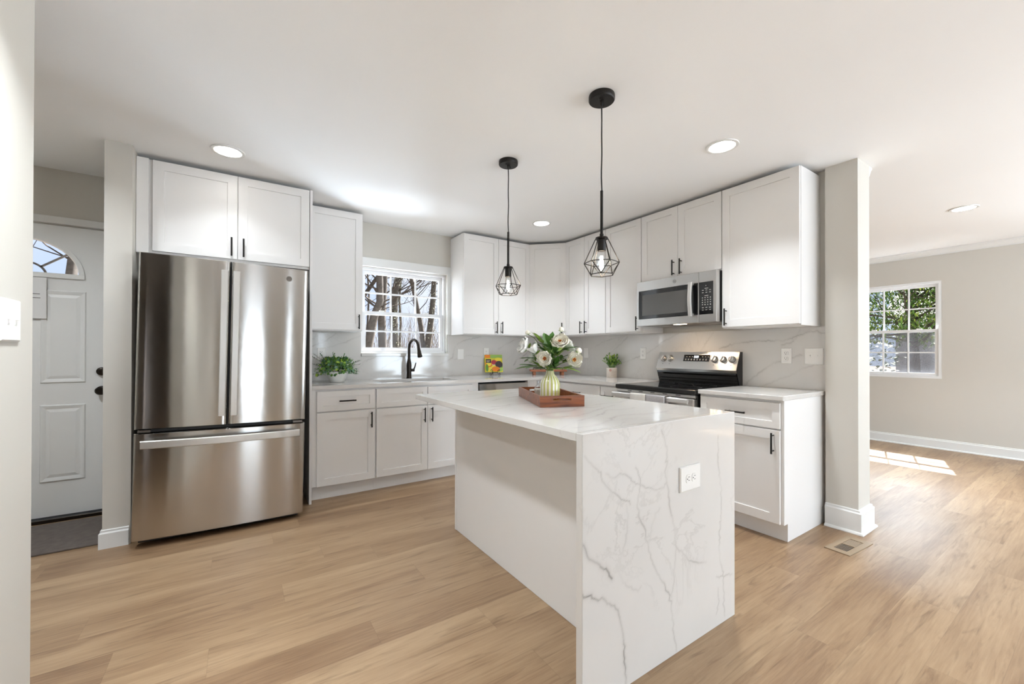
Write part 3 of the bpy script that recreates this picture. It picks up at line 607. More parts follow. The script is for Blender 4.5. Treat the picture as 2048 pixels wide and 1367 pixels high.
VEINS_BACK=[(0.006,0.6,[(-1.388,1.268),(-1.315,1.31),(-1.241,1.331),(-1.089,1.356)]),(0.007,0.65,[(-0.629,1.027),(-0.586,1.089),(-0.509,1.116),(-0.42,1.179)]),(0.005,0.4,[(-0.85,1.214),(-0.746,1.276),(-0.619,1.331),(-0.443,1.38)]),(0.005,0.3,[(-1.424,1.097),(-1.26,1.145),(-1.088,1.128),(-0.931,1.161)]),(0.006,0.5,[(-2.864,1.23),(-2.765,1.272),(-2.696,1.321),(-2.651,1.357)]),(0.006,0.35,[(-2.727,1.224),(-2.598,1.267),(-2.478,1.319),(-2.416,1.341)]),(0.006,0.35,[(-2.477,0.978),(-2.395,1.09),(-2.31,1.119),(-2.224,1.147)]),(0.006,0.35,[(-2.105,0.923),(-2.013,0.98),(-1.92,1.07),(-1.808,1.084)]),(0.006,0.4,[(-1.725,1.005),(-1.59,1.05),(-1.45,1.113),(-1.415,1.243)]),(0.005,0.3,[(-2.223,1.015),(-2.135,1.073),(-2.014,1.117)])]

def veined_wall(name, rects, horiz, veins, seed, label):
    """thin slab against a wall; horiz 'x' for the back wall, 'y' for the range wall"""
    bm = B(); T = .012
    for a0, a1, z0, z1 in rects:
        us, vs = frange(a0, a1, .006), frange(z0, z1, .006)
        if horiz == 'x':
            grid_slab(bm, lambda u, v: (u, -T - .0005, v), us, vs); box(bm, a0, a1, -T - .0004, -.0005, z0, z1)
        else:
            grid_slab(bm, lambda u, v: (-T - .0005, u, v), us, vs); box(bm, -T - .0004, -.0005, a0, a1, z0, z1)
    bmesh.ops.remove_doubles(bm, verts=bm.verts[:], dist=.00005)
    o = mk(name, bm, M_QUARTZ, label=label, cat='backsplash', group='veined quartz backsplash', recalc=False)
    set_vein(o, 0 if horiz == 'x' else 1, 2, veins, seed); return o
veined_wall('backsplash', [(-2.9475, -2.428, .9145, 1.367), (-2.428, -1.501, .9145, 1.1390), (-1.501, -.013, .9145, 1.367)], 'x', VEINS_BACK, 3, 'grey-veined white backsplash on the sink window wall')
veined_wall('backsplash', [(-3.008, -.013, .9145, 1.367)], 'y', VEINS_RIGHT, 4, 'grey-veined white backsplash on the range wall')

# ------------------------------------------------------------------ island
IX0, IX1, IY0, IY1 = -2.49, -1.5545, -3.1815, -1.67
t = empty('kitchen_island', ((IX0 + IX1) / 2, (IY0 + IY1) / 2, 0), 0, 'white kitchen island with a marble-look waterfall end', 'island'); OX, OY = (IX0 + IX1) / 2, (IY0 + IY1) / 2
def isl(name, bm, m, parent=None, **k):
    xform(bm, Matrix.Translation((-OX, -OY, 0))); return mk(name, bm, m, parent or t, **k)
bm = B(); us, vs = frange(IX0 + .002, IX1 - .002, .006), frange(IY0 + .0302, IY1 - .002, .006)
grid_slab(bm, lambda u, v: (u, v, CT1), us, vs); box(bm, IX0, IX1, IY0 + .0302, IY1, CT0, CT1 - .0002, .002); rnd = random.Random(21); tv = []
for k in range(13):
    x, y = rnd.uniform(IX0, IX0 + .4), IY0 + .1 + 1.4 * k / 13; l_ = [(x, y)]; n_ = rnd.randint(4, 9)
    for j in range(n_): x += rnd.uniform(.05, .14); y += rnd.uniform(-.035, .055); l_.append((x, y))
    tv.append((rnd.uniform(.006, .011), rnd.uniform(.22, .5), l_))
top = isl('top_slab', bm, M_QUARTZ, recalc=False); set_vein(top, 0, 1, [(w_, s_, [(u - OX, v - OY) for u, v in l_]) for w_, s_, l_ in tv], 17)
bm = B(); us, vs = frange(IX0 + .002, IX1 - .002, .0042), frange(.001, CT1 - .002, .0042)
grid_slab(bm, lambda u, v: (u, IY0, v), us, vs); box(bm, IX0, IX1, IY0 + .0003, IY0 + .030, .001, CT1, .0018)
wfall = isl('waterfall_slab', bm, M_QUARTZ, recalc=False); set_vein(wfall, 0, 2, [(w_, s_, [(u - OX, v) for u, v in l_]) for w_, s_, l_ in VEINS_WATERFALL], 8)
bm = B(); box(bm, -2.2143, -2.197, IY0 + .0305, IY1 - .022, .001, CT0 - .0005, .001); isl('seating_panel', bm, M_CAB)
bm = B(); box(bm, -2.2163, -1.60, IY1 - .0215, IY1 - .001, .001, CT0 - .0005, .001); isl('end_panel', bm, M_CAB)
bm = B(); box(bm, -2.1965, -1.60, IY0 + .0305, IY1 - .022, .1, CT0 - .0005); box(bm, -2.1965, -1.66, IY0 + .0305, IY1 - .022, .001, .0998); isl('body', bm, M_CAB)
for k in range(3):
    y0 = IY0 + .034 + k * .484; bm = B(); b2 = B(); shaker(b2, .002, .48, .118, .868, -.02, -.0006); me = bpy.data.meshes.new('t'); b2.to_mesh(me); b2.free(); bm.from_mesh(me)
    xform(bm, Matrix.Translation((-1.60, y0, 0)) @ Matrix.Rotation(PI / 2, 4, 'Z')); o = isl('door', bm, M_CAB)
    hd = bar_handle(o, .44, .7, True); hd.data.transform(Matrix.Translation((-1.60 - OX, y0 - OY, 0)) @ Matrix.Rotation(PI / 2, 4, 'Z'))

# ------------------------------------------------------------------ outlets and switches (local: x right, z up, room at -y)
def rx(bm, M): xform(bm, M); return bm
def receptacle(parent, x, z, horizontal=False, M=Matrix.Identity(4)):
    bm = B()
    prof = [(-.0165, -.009), (-.010, -.0145), (.010, -.0145), (.0165, -.009), (.0165, .009), (.010, .0145), (-.010, .0145), (-.0165, .009)]
    a = [bm.verts.new((p, -.0065, q)) for p, q in prof]; b = [bm.verts.new((p * .95, -.0085, q * .95)) for p, q in prof]
    for k in range(8): bm.faces.new((a[k], a[(k + 1) % 8], b[(k + 1) % 8], b[k]))
    bm.faces.new(b); bm.faces.new(a[::-1])
    L = Matrix.Translation((x, 0, z)) @ (Matrix.Rotation(PI / 2, 4, 'Y') if horizontal else Matrix.Identity(4))
    xform(bm, M @ L); o = mk('receptacle', bm, M_PLATE, parent)
    bm = B(); box(bm, -.008, -.0062, -.0091, -.0086, -.002, .008); box(bm, .006, .0078, -.0091, -.0086, -.001, .007); lathe(bm, [(0, 0), (.0026, 0), (.0026, .0005), (0, .0005)], 10)
    n = len(bm.verts); vs = bm.verts[-22:]
    xform(bm, Matrix.Translation((0, -.0086, -.0075)) @ Matrix.Rotation(PI / 2, 4, 'X'), vs); xform(bm, M @ L); mk('slot', bm, M_SLOT, o)
def plate_bm(w, h, t=.0065): 
    bm = B(); e = .004
    ring_panel(bm, [(-w / 2, w / 2, -h / 2, h / 2, -.0004), (-w / 2, w / 2, -h / 2, h / 2, -t * .45), (-w / 2 + e, w / 2 - e, -h / 2 + e, h / 2 - e, -t)]); return bm
def outlet(loc, rot, label, w=.071, h=.116):
    o = mk('wall_outlet', plate_bm(w, h), M_PLATE, None, loc=loc, rz=rot, label=label, cat='outlet', group='white wall outlets')
    for z in (-.0195, .0195): receptacle(o, 0, z)
    return o
def switch(loc, rot, label, n=1, decor=False, w=None):
    o = mk('light_switch', plate_bm(w or (.071 + .046 * (n - 1)), .116), M_PLATE, None, loc=loc, rz=rot, label=label, cat='switch', group='white light switches')
    for k in range(n):
        x = (k - (n - 1) / 2) * .046; bm = B()
        if decor: box(bm, x - .0165, x + .0165, -.0085, -.0064, -.0335, .0335, .001)
        else: box(bm, x - .005, x + .005, -.0075, -.0064, -.012, .012); box(bm, x - .0035, x + .0035, -.0135, -.0074, .001, .009, .001)
        mk('rocker' if decor else 'toggle', bm, M_PLATE, o)
    return o
BS = -.0130
outlet((-2.784, BS, 1.162), 0, 'white wall outlet on the backsplash behind the bowl of greenery')
switch((-1.348, BS, 1.158), 0, 'plain white switch plate on the backsplash right of the sink window', 1, True, w=.078)
outlet((-1.018, BS, 1.172), 0, 'white wall outlet on the backsplash behind the cookbook')
switch((BS, -.630, 1.172), RIGHT, 'white rocker switch on the range wall backsplash behind the flowers', 1, True)
outlet((BS, -1.449, 1.172), RIGHT, 'white wall outlet on the backsplash above the small potted plant')
outlet((BS, -2.752, 1.158), RIGHT, 'white wall outlet on the backsplash right of the range, next to a double switch')
switch((BS, -2.930, 1.156), RIGHT, 'white double toggle switch on the backsplash beside the pillar', 2)
switch((-3.9499, -2.464, 1.267), PI / 2, 'white double toggle switch on the near wall at the photo edge', 2)
# island outlet: horizontal duplex, a part of the island
M_ = Matrix.Translation((-1.9025 - OX, IY0 - OY - .0004, .676))
bm = plate_bm(.137, .1 , .008); xform(bm, M_); io = mk('outlet', bm, M_PLATE, t)
for x in (-.0195, .0195): receptacle(io, x, 0, True, M_ @ Matrix.Translation((0, -.0016, 0)))

# ---- floor register
t = empty('floor_register', (-.31, -3.218, 0), math.radians(-4), 'tan metal floor vent beside the pillar', 'vent')
M_REG = mat('tan_metal', (150, 130, 106), .5)
bm = B(); a, b, c, d = .155, .065, .11, .034
for x0, x1, y0, y1 in ((-a, -c, -b, b), (c, a, -b, b), (-c, c, -b, -d), (-c, c, d, b), (-.004, .004, -d, d)): box(bm, x0, x1, y0, y1, .0005, .005)
mk('frame', bm, M_REG, t)
bm = B(); box(bm, -c, c, -d, d, .0004, .0008); mk('duct', bm, M_SLOT, t)
bm = B()
for k in range(9):
    y = -d + .004 + k * .0075
    for x0, x1 in ((-c, -.004), (.004, c)):
        vs = box(bm, x0, x1, y - .0022, y + .0022, .0015, .0028); xform(bm, Matrix.Translation((0, y, .002)) @ Matrix.Rotation(-.6 if x0 < 0 else .6, 4, 'X') @ Matrix.Translation((0, -y, -.002)), vs)
mk('louver', bm, M_REG, t)

# ------------------------------------------------------------------ refrigerator
t = empty('refrigerator', (-3.4945, -.90, .008), 0, 'stainless steel french-door refrigerator with bottom freezer drawer', 'refrigerator')
t.rotation_euler = (0, math.radians(.95), 0)
HW = .4565
bm = B(); box(bm, -.445, .445, .09, .86, .03, 1.745, .004); mk('body', bm, M_STEELD, t)
bm = B(); box(bm, -.43, .43, .04, .30, .013, .055, .003); mk('base_grille', bm, M_BPLAS, t)
for sx in (-.38, .38):
    bm = B(); lathe(bm, [(0, 0), (.02, 0), (.02, .02), (0, .02)], 12, (sx, .75, .009)); mk('foot', bm, M_BPLAS, t, smooth=40)
def curved_door(x0, x1, z0, z1, bulge=.02, th=.085):
    """door whose front bows out across the whole appliance width"""
    bm = B(); n = 24; r = .012; xs = []
    F = lambda x: -bulge * (1 - (x / HW) ** 2)
    prof = []
    for k in range(5):
        a = PI / 2 * k / 4; prof.append((x0 + r - r * math.cos(a), F(x0) + r - r * math.sin(a)))
    for k in range(1, n): x = x0 + r + (x1 - x0 - 2 * r) * k / n; prof.append((x, F(x)))
    for k in range(5):
        a = PI / 2 * (1 - k / 4); prof.append((x1 - r + r * math.cos(a), F(x1) + r - r * math.sin(a)))
    prof += [(x1, th), (x0, th)]
    rows = []
    for z, ins in ((z0, .006), (z0 + .004, 0), (z1 - .004, 0), (z1, .006)):
        rows.append([bm.verts.new((x, min(y + ins, th), z)) for x, y in prof])
    m = len(prof)
    for a, b in zip(rows, rows[1:]):
        for k in range(m): bm.faces.new((a[k], a[(k + 1) % m], b[(k + 1) % m], b[k]))
    bm.faces.new(rows[0][::-1]); bm.faces.new(rows[-1]); return bm, F
def grip(parent, pts, w, d, axis, name='handle'):
    """flat bar handle: section w wide, d deep, following pts"""
    bm = B(); rows = []
    for p in pts:
        p = Vector(p); u = Vector((1, 0, 0)) if axis == 'z' else Vector((0, 0, 1))
        e = .004; sec = [(-w / 2 + e, -d / 2), (w / 2 - e, -d / 2), (w / 2, -d / 2 + e), (w / 2, d / 2), (-w / 2, d / 2), (-w / 2, -d / 2 + e)]
        rows.append([bm.verts.new(p + u * a + Vector((0, b, 0))) for a, b in sec])
    for a, b in zip(rows, rows[1:]):
        for k in range(6): bm.faces.new((a[k], a[(k + 1) % 6], b[(k + 1) % 6], b[k]))
    bm.faces.new(rows[0][::-1]); bm.faces.new(rows[-1]); return bm
M_HANDLE = mat('handle_steel', (216, 214, 211), .42, metal=.85)
for x0, x1, hx in ((-HW, -.0045, -.030), (.0045, HW, .034)):
    bm, F = curved_door(x0, x1, .700, 1.764); dd = mk('door', bm, M_STEEL, t, smooth=35)
    pts = [(hx, F(hx) - .045 - .012 * math.sin(PI * k / 12), .765 + (1.695 - .765) * k / 12) for k in range(13)]
    bm = grip(t, pts, .038, .018, 'z')
    for z in (.79, 1.67): box(bm, hx - .012, hx + .012, F(hx) - .045, F(hx) - .0003, z - .018, z + .018, .003)
    mk('handle', bm, M_HANDLE, dd, smooth=35)
    if x0 > 0:
        bm = B(); lathe(bm, [(.0155, 0), (.0155, .0016), (.018, .0016), (.018, 0)], 32)
        for ph in (0, PI / 2, PI, 1.5 * PI): tube(bm, [(.0085 * math.cos(ph + s) * (1 - .3 * s), .0085 * math.sin(ph + s) * (1 - .3 * s), .001) for s in (0, .5, 1.0, 1.5, 2.0)], .0011, 6)
        lathe(bm, [(0, .0004), (.0155, .0004), (.0155, .0007), (0, .0007)], 32)
        xform(bm, Matrix.Translation((.337, F(.337) - .0004, 1.690)) @ Matrix.Rotation(PI / 2, 4, 'X')); mk('emblem', bm, M_STEELD, dd, smooth=40)
bm, F = curved_door(-HW, HW, .036, .676); dd = mk('freezer_drawer', bm, M_STEEL, t, smooth=35)
pts = [(-.418 + .836 * k / 16, F(-.418 + .836 * k / 16) - .048 - .012 * math.sin(PI * k / 16), .616) for k in range(17)]
bm = grip(t, pts, .046, .018, 'x')
for x in (-.392, .392): box(bm, x - .02, x + .02, F(x) - .05, F(x) - .0003, .604, .628, .003)
mk('handle', bm, M_HANDLE, dd, smooth=35)
bm = B(); box(bm, -.44, .44, .03, .088, .678, .698); box(bm, -.003, .003, .03, .088, .702, 1.76); mk('door_gasket', bm, M_BPLAS, t)
for sx in (-.41, .41):
    bm = B(); box(bm, sx - .03, sx + .03, .0, .029, .680, .696, .002); mk('hinge', bm, M_STEELD, t)

# ------------------------------------------------------------------ microwave (local: x right, y in, z up; origin front left bottom)
t = empty('microwave_oven', (-.392, -1.677, 1.419), RIGHT, 'stainless over-the-range microwave hung below the short cabinet', 'microwave')
MW, MH = .754, .399
bm = B(); box(bm, .004, MW - .004, .042, .3785, .012, MH - .002, .002); mk('body', bm, M_BPLAS, t)
def glass_front(x0, x1, gx0, gx1, gz0, gz1, name):
    bm = B(); r = .003
    ring_panel(bm, [(x0, x1, 0, MH, .0415), (x0, x1, 0, MH, r), (x0 + r, x1 - r, r, MH - r, 0), (gx0, gx1, gz0, gz1, 0), (gx0 + .001, gx1 - .001, gz0 + .001, gz1 - .001, .0022)])
    o = mk(name, bm, M_STEEL2, t); return o
dr = glass_front(0, .606, .022, .604, .060, .316, 'door')
bm = B(); box(bm, .0235, .6025, .0006, .0021, .0615, .3145); gl = mk('door_glass', bm, M_BGLASS, dr)
bm = B(); box(bm, .062, .505, .0002, .0005, .092, .276, .0); mk('viewing_window', bm, mat('oven_window', (100, 99, 97), .2, spec=.5), dr)
bm = B(); pts = [(.556, -.034 - .012 * math.sin(PI * k / 12), .052 + .27 * k / 12) for k in range(13)]
bm = grip(t, pts, .034, .014, 'z')
for z in (.066, .308): box(bm, .546, .566, -.034, -.0004, z - .009, z + .009, .002)
mk('handle', bm, M_HANDLE, dr, smooth=35)
cp = glass_front(.608, MW, .610, .728, .060, .316, 'control_panel')
bm = B(); box(bm, .6115, .7265, .0006, .0021, .0615, .3145); mk('panel_glass', bm, M_BGLASS, cp)
bm = B(); rr = random.Random(2)
for r_i, (z, n) in enumerate(((.262, 1), (.248, 3), (.230, 3), (.205, 1), (.188, 4), (.170, 4), (.152, 4), (.134, 4), (.112, 3), (.094, 3))):
    for k in range(n):
        x = .628 + (k + .5) * (.088 / n); wd = .030 if n == 1 else (.014 if n == 3 else .007)
        box(bm, x - wd / 2, x + wd / 2, .0002, .0005, z, z + (.0035 if n < 4 else .0065))
mk('keypad_lettering', bm, M_PRINT, cp)
bm = B(); lathe(bm, [(0, 0), (.0028, 0), (.0028, .0003), (0, .0003)], 12); xform(bm, Matrix.Translation((.668, .0005, .285)) @ Matrix.Rotation(PI / 2, 4, 'X')); mk('indicator_light', bm, M_PRINT, cp)
bm = B(); lathe(bm, [(.0125, 0), (.0125, .0014), (.0145, .0014), (.0145, 0)], 28)
for ph in (0, PI / 2, PI, 1.5 * PI): tube(bm, [(.007 * math.cos(ph + s) * (1 - .3 * s), .007 * math.sin(ph + s) * (1 - .3 * s), .0008) for s in (0, .5, 1.0, 1.5, 2.0)], .0009, 6)
xform(bm, Matrix.Translation((.392, -.0003, .357)) @ Matrix.Rotation(PI / 2, 4, 'X')); mk('emblem', bm, M_STEELD, dr, smooth=40)
bm = B(); box(bm, .006, MW - .006, .02, .375, .002, .0115, .002); mk('underside', bm, M_STEELD, t)
for x0, x1 in ((.05, .24), (.52, .71)):
    bm = B(); box(bm, x0, x1, .115, .305, -.0005, .0015)
    for k in range(10): box(bm, x0 + .004, x1 - .004, .12 + k * .018, .13 + k * .018, -.0015, -.0006)
    mk('grease_filter', bm, M_STEEL2, t)
M_HOODL = mat('hood_lamp', (255, 240, 215), .4, emit=(1, .82, .6), estr=5)
bm = B(); box(bm, .34, .44, .06, .10, -.001, .0016); mk('lamp_lens', bm, M_HOODL, t)
l = bpy.data.lights.new('hood_lamp', 'AREA'); l.shape = 'RECTANGLE'; l.size = .1; l.size_y = .04; l.energy = .6; l.color = (1, .74, .5)
o = bpy.data.objects.new('hood_lamp', l); COL.objects.link(o); o.parent = t; o.location = (.39, .08, -.006)

# ------------------------------------------------------------------ range
t = empty('cooking_range', (-.66, -1.677, 0), RIGHT, 'stainless electric range with black glass cooktop and rear knobs', 'range')
RWD = .754
bm = B(); box(bm, .002, RWD - .002, .02, .64, .055, .869, .002); mk('body', bm, M_BENAM, t)
bm = B(); box(bm, .03, RWD - .03, .05, .6, .0006, .0545); mk('toe_kick', bm, M_BPLAS, t)
bm = B(); box(bm, -.0015, RWD + .0015, -.012, .600, .8705, .9065, .006, 2); ck = mk('cooktop', bm, M_BENAM, t)
bm = B(); box(bm, .02, RWD - .02, .012, .565, .9068, .9082, .0006); sg = mk('glass_surface', bm, M_BGLASS, ck)
bm = B()
for x, y, r in ((.19, .17, .10), (.56, .17, .115), (.19, .43, .075), (.56, .43, .09), (.375, .45, .06)):
    lathe(bm, [(r - .0012, .9083), (r, .9083), (r, .9085), (r - .0012, .9085)], 48, (x, y, 0))
mk('burner_ring', bm, mat('burner_ring', (90, 88, 86), .4), ck)
bm = B(); box(bm, .004, RWD - .004, -.004, .0195, .846, .868, .002); lp = mk('vent_trim', bm, M_STEEL2, t)
for k in range(5): x = .13 + k * .115; bm = B(); box(bm, x, x + .04, -.0048, -.0042, .857, .862); mk('vent_slot', bm, M_SLOT, lp)
bm = B(); box(bm, .004, RWD - .004, -.028, .0195, .225, .842, .004); od = mk('oven_door', bm, M_STEEL2, t)
bm = B(); box(bm, .10, RWD - .10, -.0292, -.0283, .33, .70); mk('oven_window', bm, M_BGLASS, od)
bm = grip(t, [(.02 + .714 * k / 16, -.075 - .008 * math.sin(PI * k / 16), .826) for k in range(17)], .034, .016, 'x')
for x in (.05, RWD - .05): box(bm, x - .012, x + .012, -.075, -.0284, .815, .837, .003)
mk('handle', bm, M_HANDLE, od, smooth=35)
bm = B(); box(bm, .004, RWD - .004, -.024, .0195, .06, .22, .004); mk('storage_drawer', bm, M_STEEL2, t)
# backguard
SB, ST = (.548, 1.036), (.607, 1.187)       # foot and head of the sloping panel (y,z)
bm = B(); extr(bm, [(SB[0], SB[1]), (ST[0], ST[1]), (.6455, 1.187), (.6455, 1.0), (.56, 1.014)], 'x', 0, RWD); bg = mk('backguard', bm, M_STEEL2, t)
bm = B(); extr(bm, [(.562, 1.0135), (.56, 1.0), (.572, .985), (.572, .955), (.583, .948), (.583, .930), (.595, .922), (.595, .907), (.6455, .907), (.6455, .9995)], 'x', .004, RWD - .004); mk('riser', bm, M_BENAM, t)
for xa_ in (RWD + .0003, -.0018):
    bm = B(); extr(bm, [(SB[0] + .004, SB[1] - .004), (ST[0] + .001, ST[1] - .001), (.6455, 1.186), (.6455, .907), (.6, .907), (.566, 1.0)], 'x', xa_, xa_ + .0015); mk('end_cap', bm, M_BPLAS, t)
TA = math.atan2(ST[0] - SB[0], ST[1] - SB[1])
def onface(x, z, off=0.0):
    s = (z - SB[1]) / (ST[1] - SB[1]); y = SB[0] + s * (ST[0] - SB[0])
    return Matrix.Translation((x, y - off * math.cos(TA), z + off * math.sin(TA))) @ Matrix.Rotation(-TA, 4, 'X')
bm = B(); box(bm, -.122, .122, -.0016, -.0003, -.031, .031, .0005); xform(bm, onface(.388, 1.132)); dp = mk('display', bm, M_BGLASS, bg)
bm = B(); rr = random.Random(4)
for k in range(3): box(bm, -.10 + k * .028, -.10 + k * .028 + .014, -.002, -.0017, .010, .0145); box(bm, .052 + k * .026, .052 + k * .026 + .013, -.002, -.0017, .010, .0145)
for k in range(8):
    x = -.102 + k * .0275; box(bm, x, x + .008, -.002, -.0017, -.020, -.012); box(bm, x - .001, x + .009, -.002, -.0017, -.008, -.006)
xform(bm, onface(.388, 1.132)); mk('panel_lettering', bm, M_PRINT, dp)
M_DIGIT = mat('display_digit', (240, 245, 250), .5, emit=(.9, .97, 1), estr=1.6)
bm = B()
SEG = {'6': 'acdefg', '2': 'abged', '3': 'abgcd'}
def digit(bm, x, ch, w=.0095, h=.0185, th=.0024):
    R = {'a': (0, w, h - th, h), 'g': (0, w, h / 2 - th / 2, h / 2 + th / 2), 'd': (0, w, 0, th), 'f': (0, th, h / 2, h), 'b': (w - th, w, h / 2, h), 'e': (0, th, 0, h / 2), 'c': (w - th, w, 0, h / 2)}
    for s in SEG[ch]: a, b, c, d = R[s]; box(bm, x + a, x + b, -.002, -.0017, .003 + c, .003 + d)
for x, ch in ((-.021, '6'), (-.003, '2'), (.010, '3')): digit(bm, x, ch)
box(bm, -.0085, -.0062, -.002, -.0017, .008, .0105); box(bm, -.0085, -.0062, -.002, -.0017, .015, .0175)
xform(bm, onface(.388, 1.132)); mk('clock_digits', bm, M_DIGIT, dp)
for x in (.062, .132, .557, .630, .704):
    z = 1.124; bm = B(); lathe(bm, [(0, .0003), (.0265, .0003), (.0265, .004), (.0235, .006), (.0225, .024), (.020, .0265), (0, .0265)], 28)
    xform(bm, Matrix.Rotation(PI / 2, 4, 'X')); b2 = len(bm.verts); xform(bm, onface(x, z)); kn = mk('knob', bm, M_STEEL2, bg, smooth=40)
    bm = B(); box(bm, -.0045, .0045, -.036, -.0268, -.0205, .0205, .002); xform(bm, onface(x, z) @ Matrix.Rotation(.35, 4, 'Y')); mk('knob_grip', bm, M_HANDLE, kn)
    bm = B(); lathe(bm, [(.0267, .0003), (.0295, .0003), (.0295, .0012), (.0267, .0012)], 28); xform(bm, Matrix.Rotation(PI / 2, 4, 'X')); xform(bm, onface(x, z)); mk('knob_ring', bm, M_BPLAS, kn)
bm = B()
for x in (.062, .132, .557, .630, .704): box(bm, x - .003, x + .003, -.0012, -.0004, -.053, -.048); box(bm, x - .010, x - .006, -.0012, -.0004, .034, .037); box(bm, x + .006, x + .010, -.0012, -.0004, .034, .037)
xform(bm, onface(0, 1.124)); mk('dial_marking', bm, M_SLOT, bg)

# ------------------------------------------------------------------ dishwasher
t = empty('dishwasher', (-1.4535, -.617, 0), 0, 'stainless dishwasher under the counter behind the island', 'dishwasher')
bm = B(); box(bm, .003, .595, .03, .57, .06, .870, .002); mk('body', bm, M_BPLAS, t)
bm = B(); box(bm, .004, .594, -.012, .0295, .115, .772, .003); mk('door', bm, M_STEEL, t)
bm = B(); box(bm, .004, .594, -.012, .0295, .776, .864, .003); c = mk('control_strip', bm, M_STEEL, t)
bm = B(); box(bm, .02, .19, -.0128, -.0123, .80, .81); mk('strip_lettering', bm, M_STEELD, c)
bm = B(); box(bm, .01, .588, .06, .55, .0006, .0595); mk('toe_kick', bm, M_BPLAS, t)

# ------------------------------------------------------------------ sink and faucet
M_SINK = mat('sink_steel', (196, 196, 194), .32, metal=.9)
bm = B(); e = .012
def basin(x0, x1, y0, y1, z1, z0):
    R = [[(x0 - e, y0 - e, z1), (x1 + e, y0 - e, z1), (x1 + e, y1 + e, z1), (x0 - e, y1 + e, z1)], [(x0, y0, z1), (x1, y0, z1), (x1, y1, z1), (x0, y1, z1)], [(x0 + .008, y0 + .008, z0), (x1 - .008, y0 + .008, z0), (x1 - .008, y1 - .008, z0), (x0 + .008, y1 - .008, z0)]]
    V = [[bm.verts.new(p) for p in r] for r in R]
    for a, b in zip(V, V[1:]):
        for k in range(4): bm.faces.new((a[k], a[(k + 1) % 4], b[(k + 1) % 4], b[k]))
    bm.faces.new(V[-1])
basin(SX0 - .004, SX1 + .004, SY0 - .004, SY1 + .004, CT0 - .0006, .69)
sk = mk('kitchen_sink', bm, M_SINK, label='undermount steel sink set into the counter below the window', cat='sink')
md = sk.modifiers.new('thick', 'SOLIDIFY'); md.thickness = .0015; md.offset = -1
bm = B(); lathe(bm, [(0, .001), (.03, .001), (.044, .004), (.044, .0005), (0, .0005)], 28, ((SX0 + SX1) / 2, (SY0 + SY1) / 2, .691)); mk('drain', bm, M_STEELD, sk, smooth=40)
FX, FY_ = -1.972, -.092
t = empty('faucet', (FX, FY_, .9143), 0, 'dark bronze gooseneck pull-down faucet behind the sink', 'faucet')
bm = B(); lathe(bm, [(0, 0), (.027, 0), (.027, .006), (.0245, .012), (.0245, .10), (.026, .125), (.0245, .15), (.017, .185), (.0145, .20)], 28); mk('body', bm, M_BRONZE, t, smooth=45)
RA = .085; pts = [(0, 0, .195), (0, 0, .25), (0, 0, .305)]
for k in range(1, 13): a = PI * k / 12 * .955; pts.append((.018 * (1 - math.cos(a)), -RA * (1 - math.cos(a)), .305 + RA * math.sin(a)))
bm = B(); tube(bm, pts, .0138, 16); mk('spout', bm, M_BRONZE, t, smooth=60)
tip = Vector(pts[-1]); dv = (Vector(pts[-1]) - Vector(pts[-2])).normalized()
bm = B(); tube(bm, [tip, tip + dv * .02, tip + dv * .07, tip + dv * .10, tip + dv * .104], [.0148, .0155, .021, .0235, .020], 20); mk('spray_head', bm, M_BRONZE, t, smooth=50)
bm = B(); tube(bm, [(.02, 0, .082), (.055, -.004, .082)], .015, 16); tube(bm, [(.046, -.004, .082), (.06, -.006, .115), (.071, -.008, .158)], [.008, .0068, .0055], 12); mk('lever', bm, M_BRONZE, t, smooth=50)

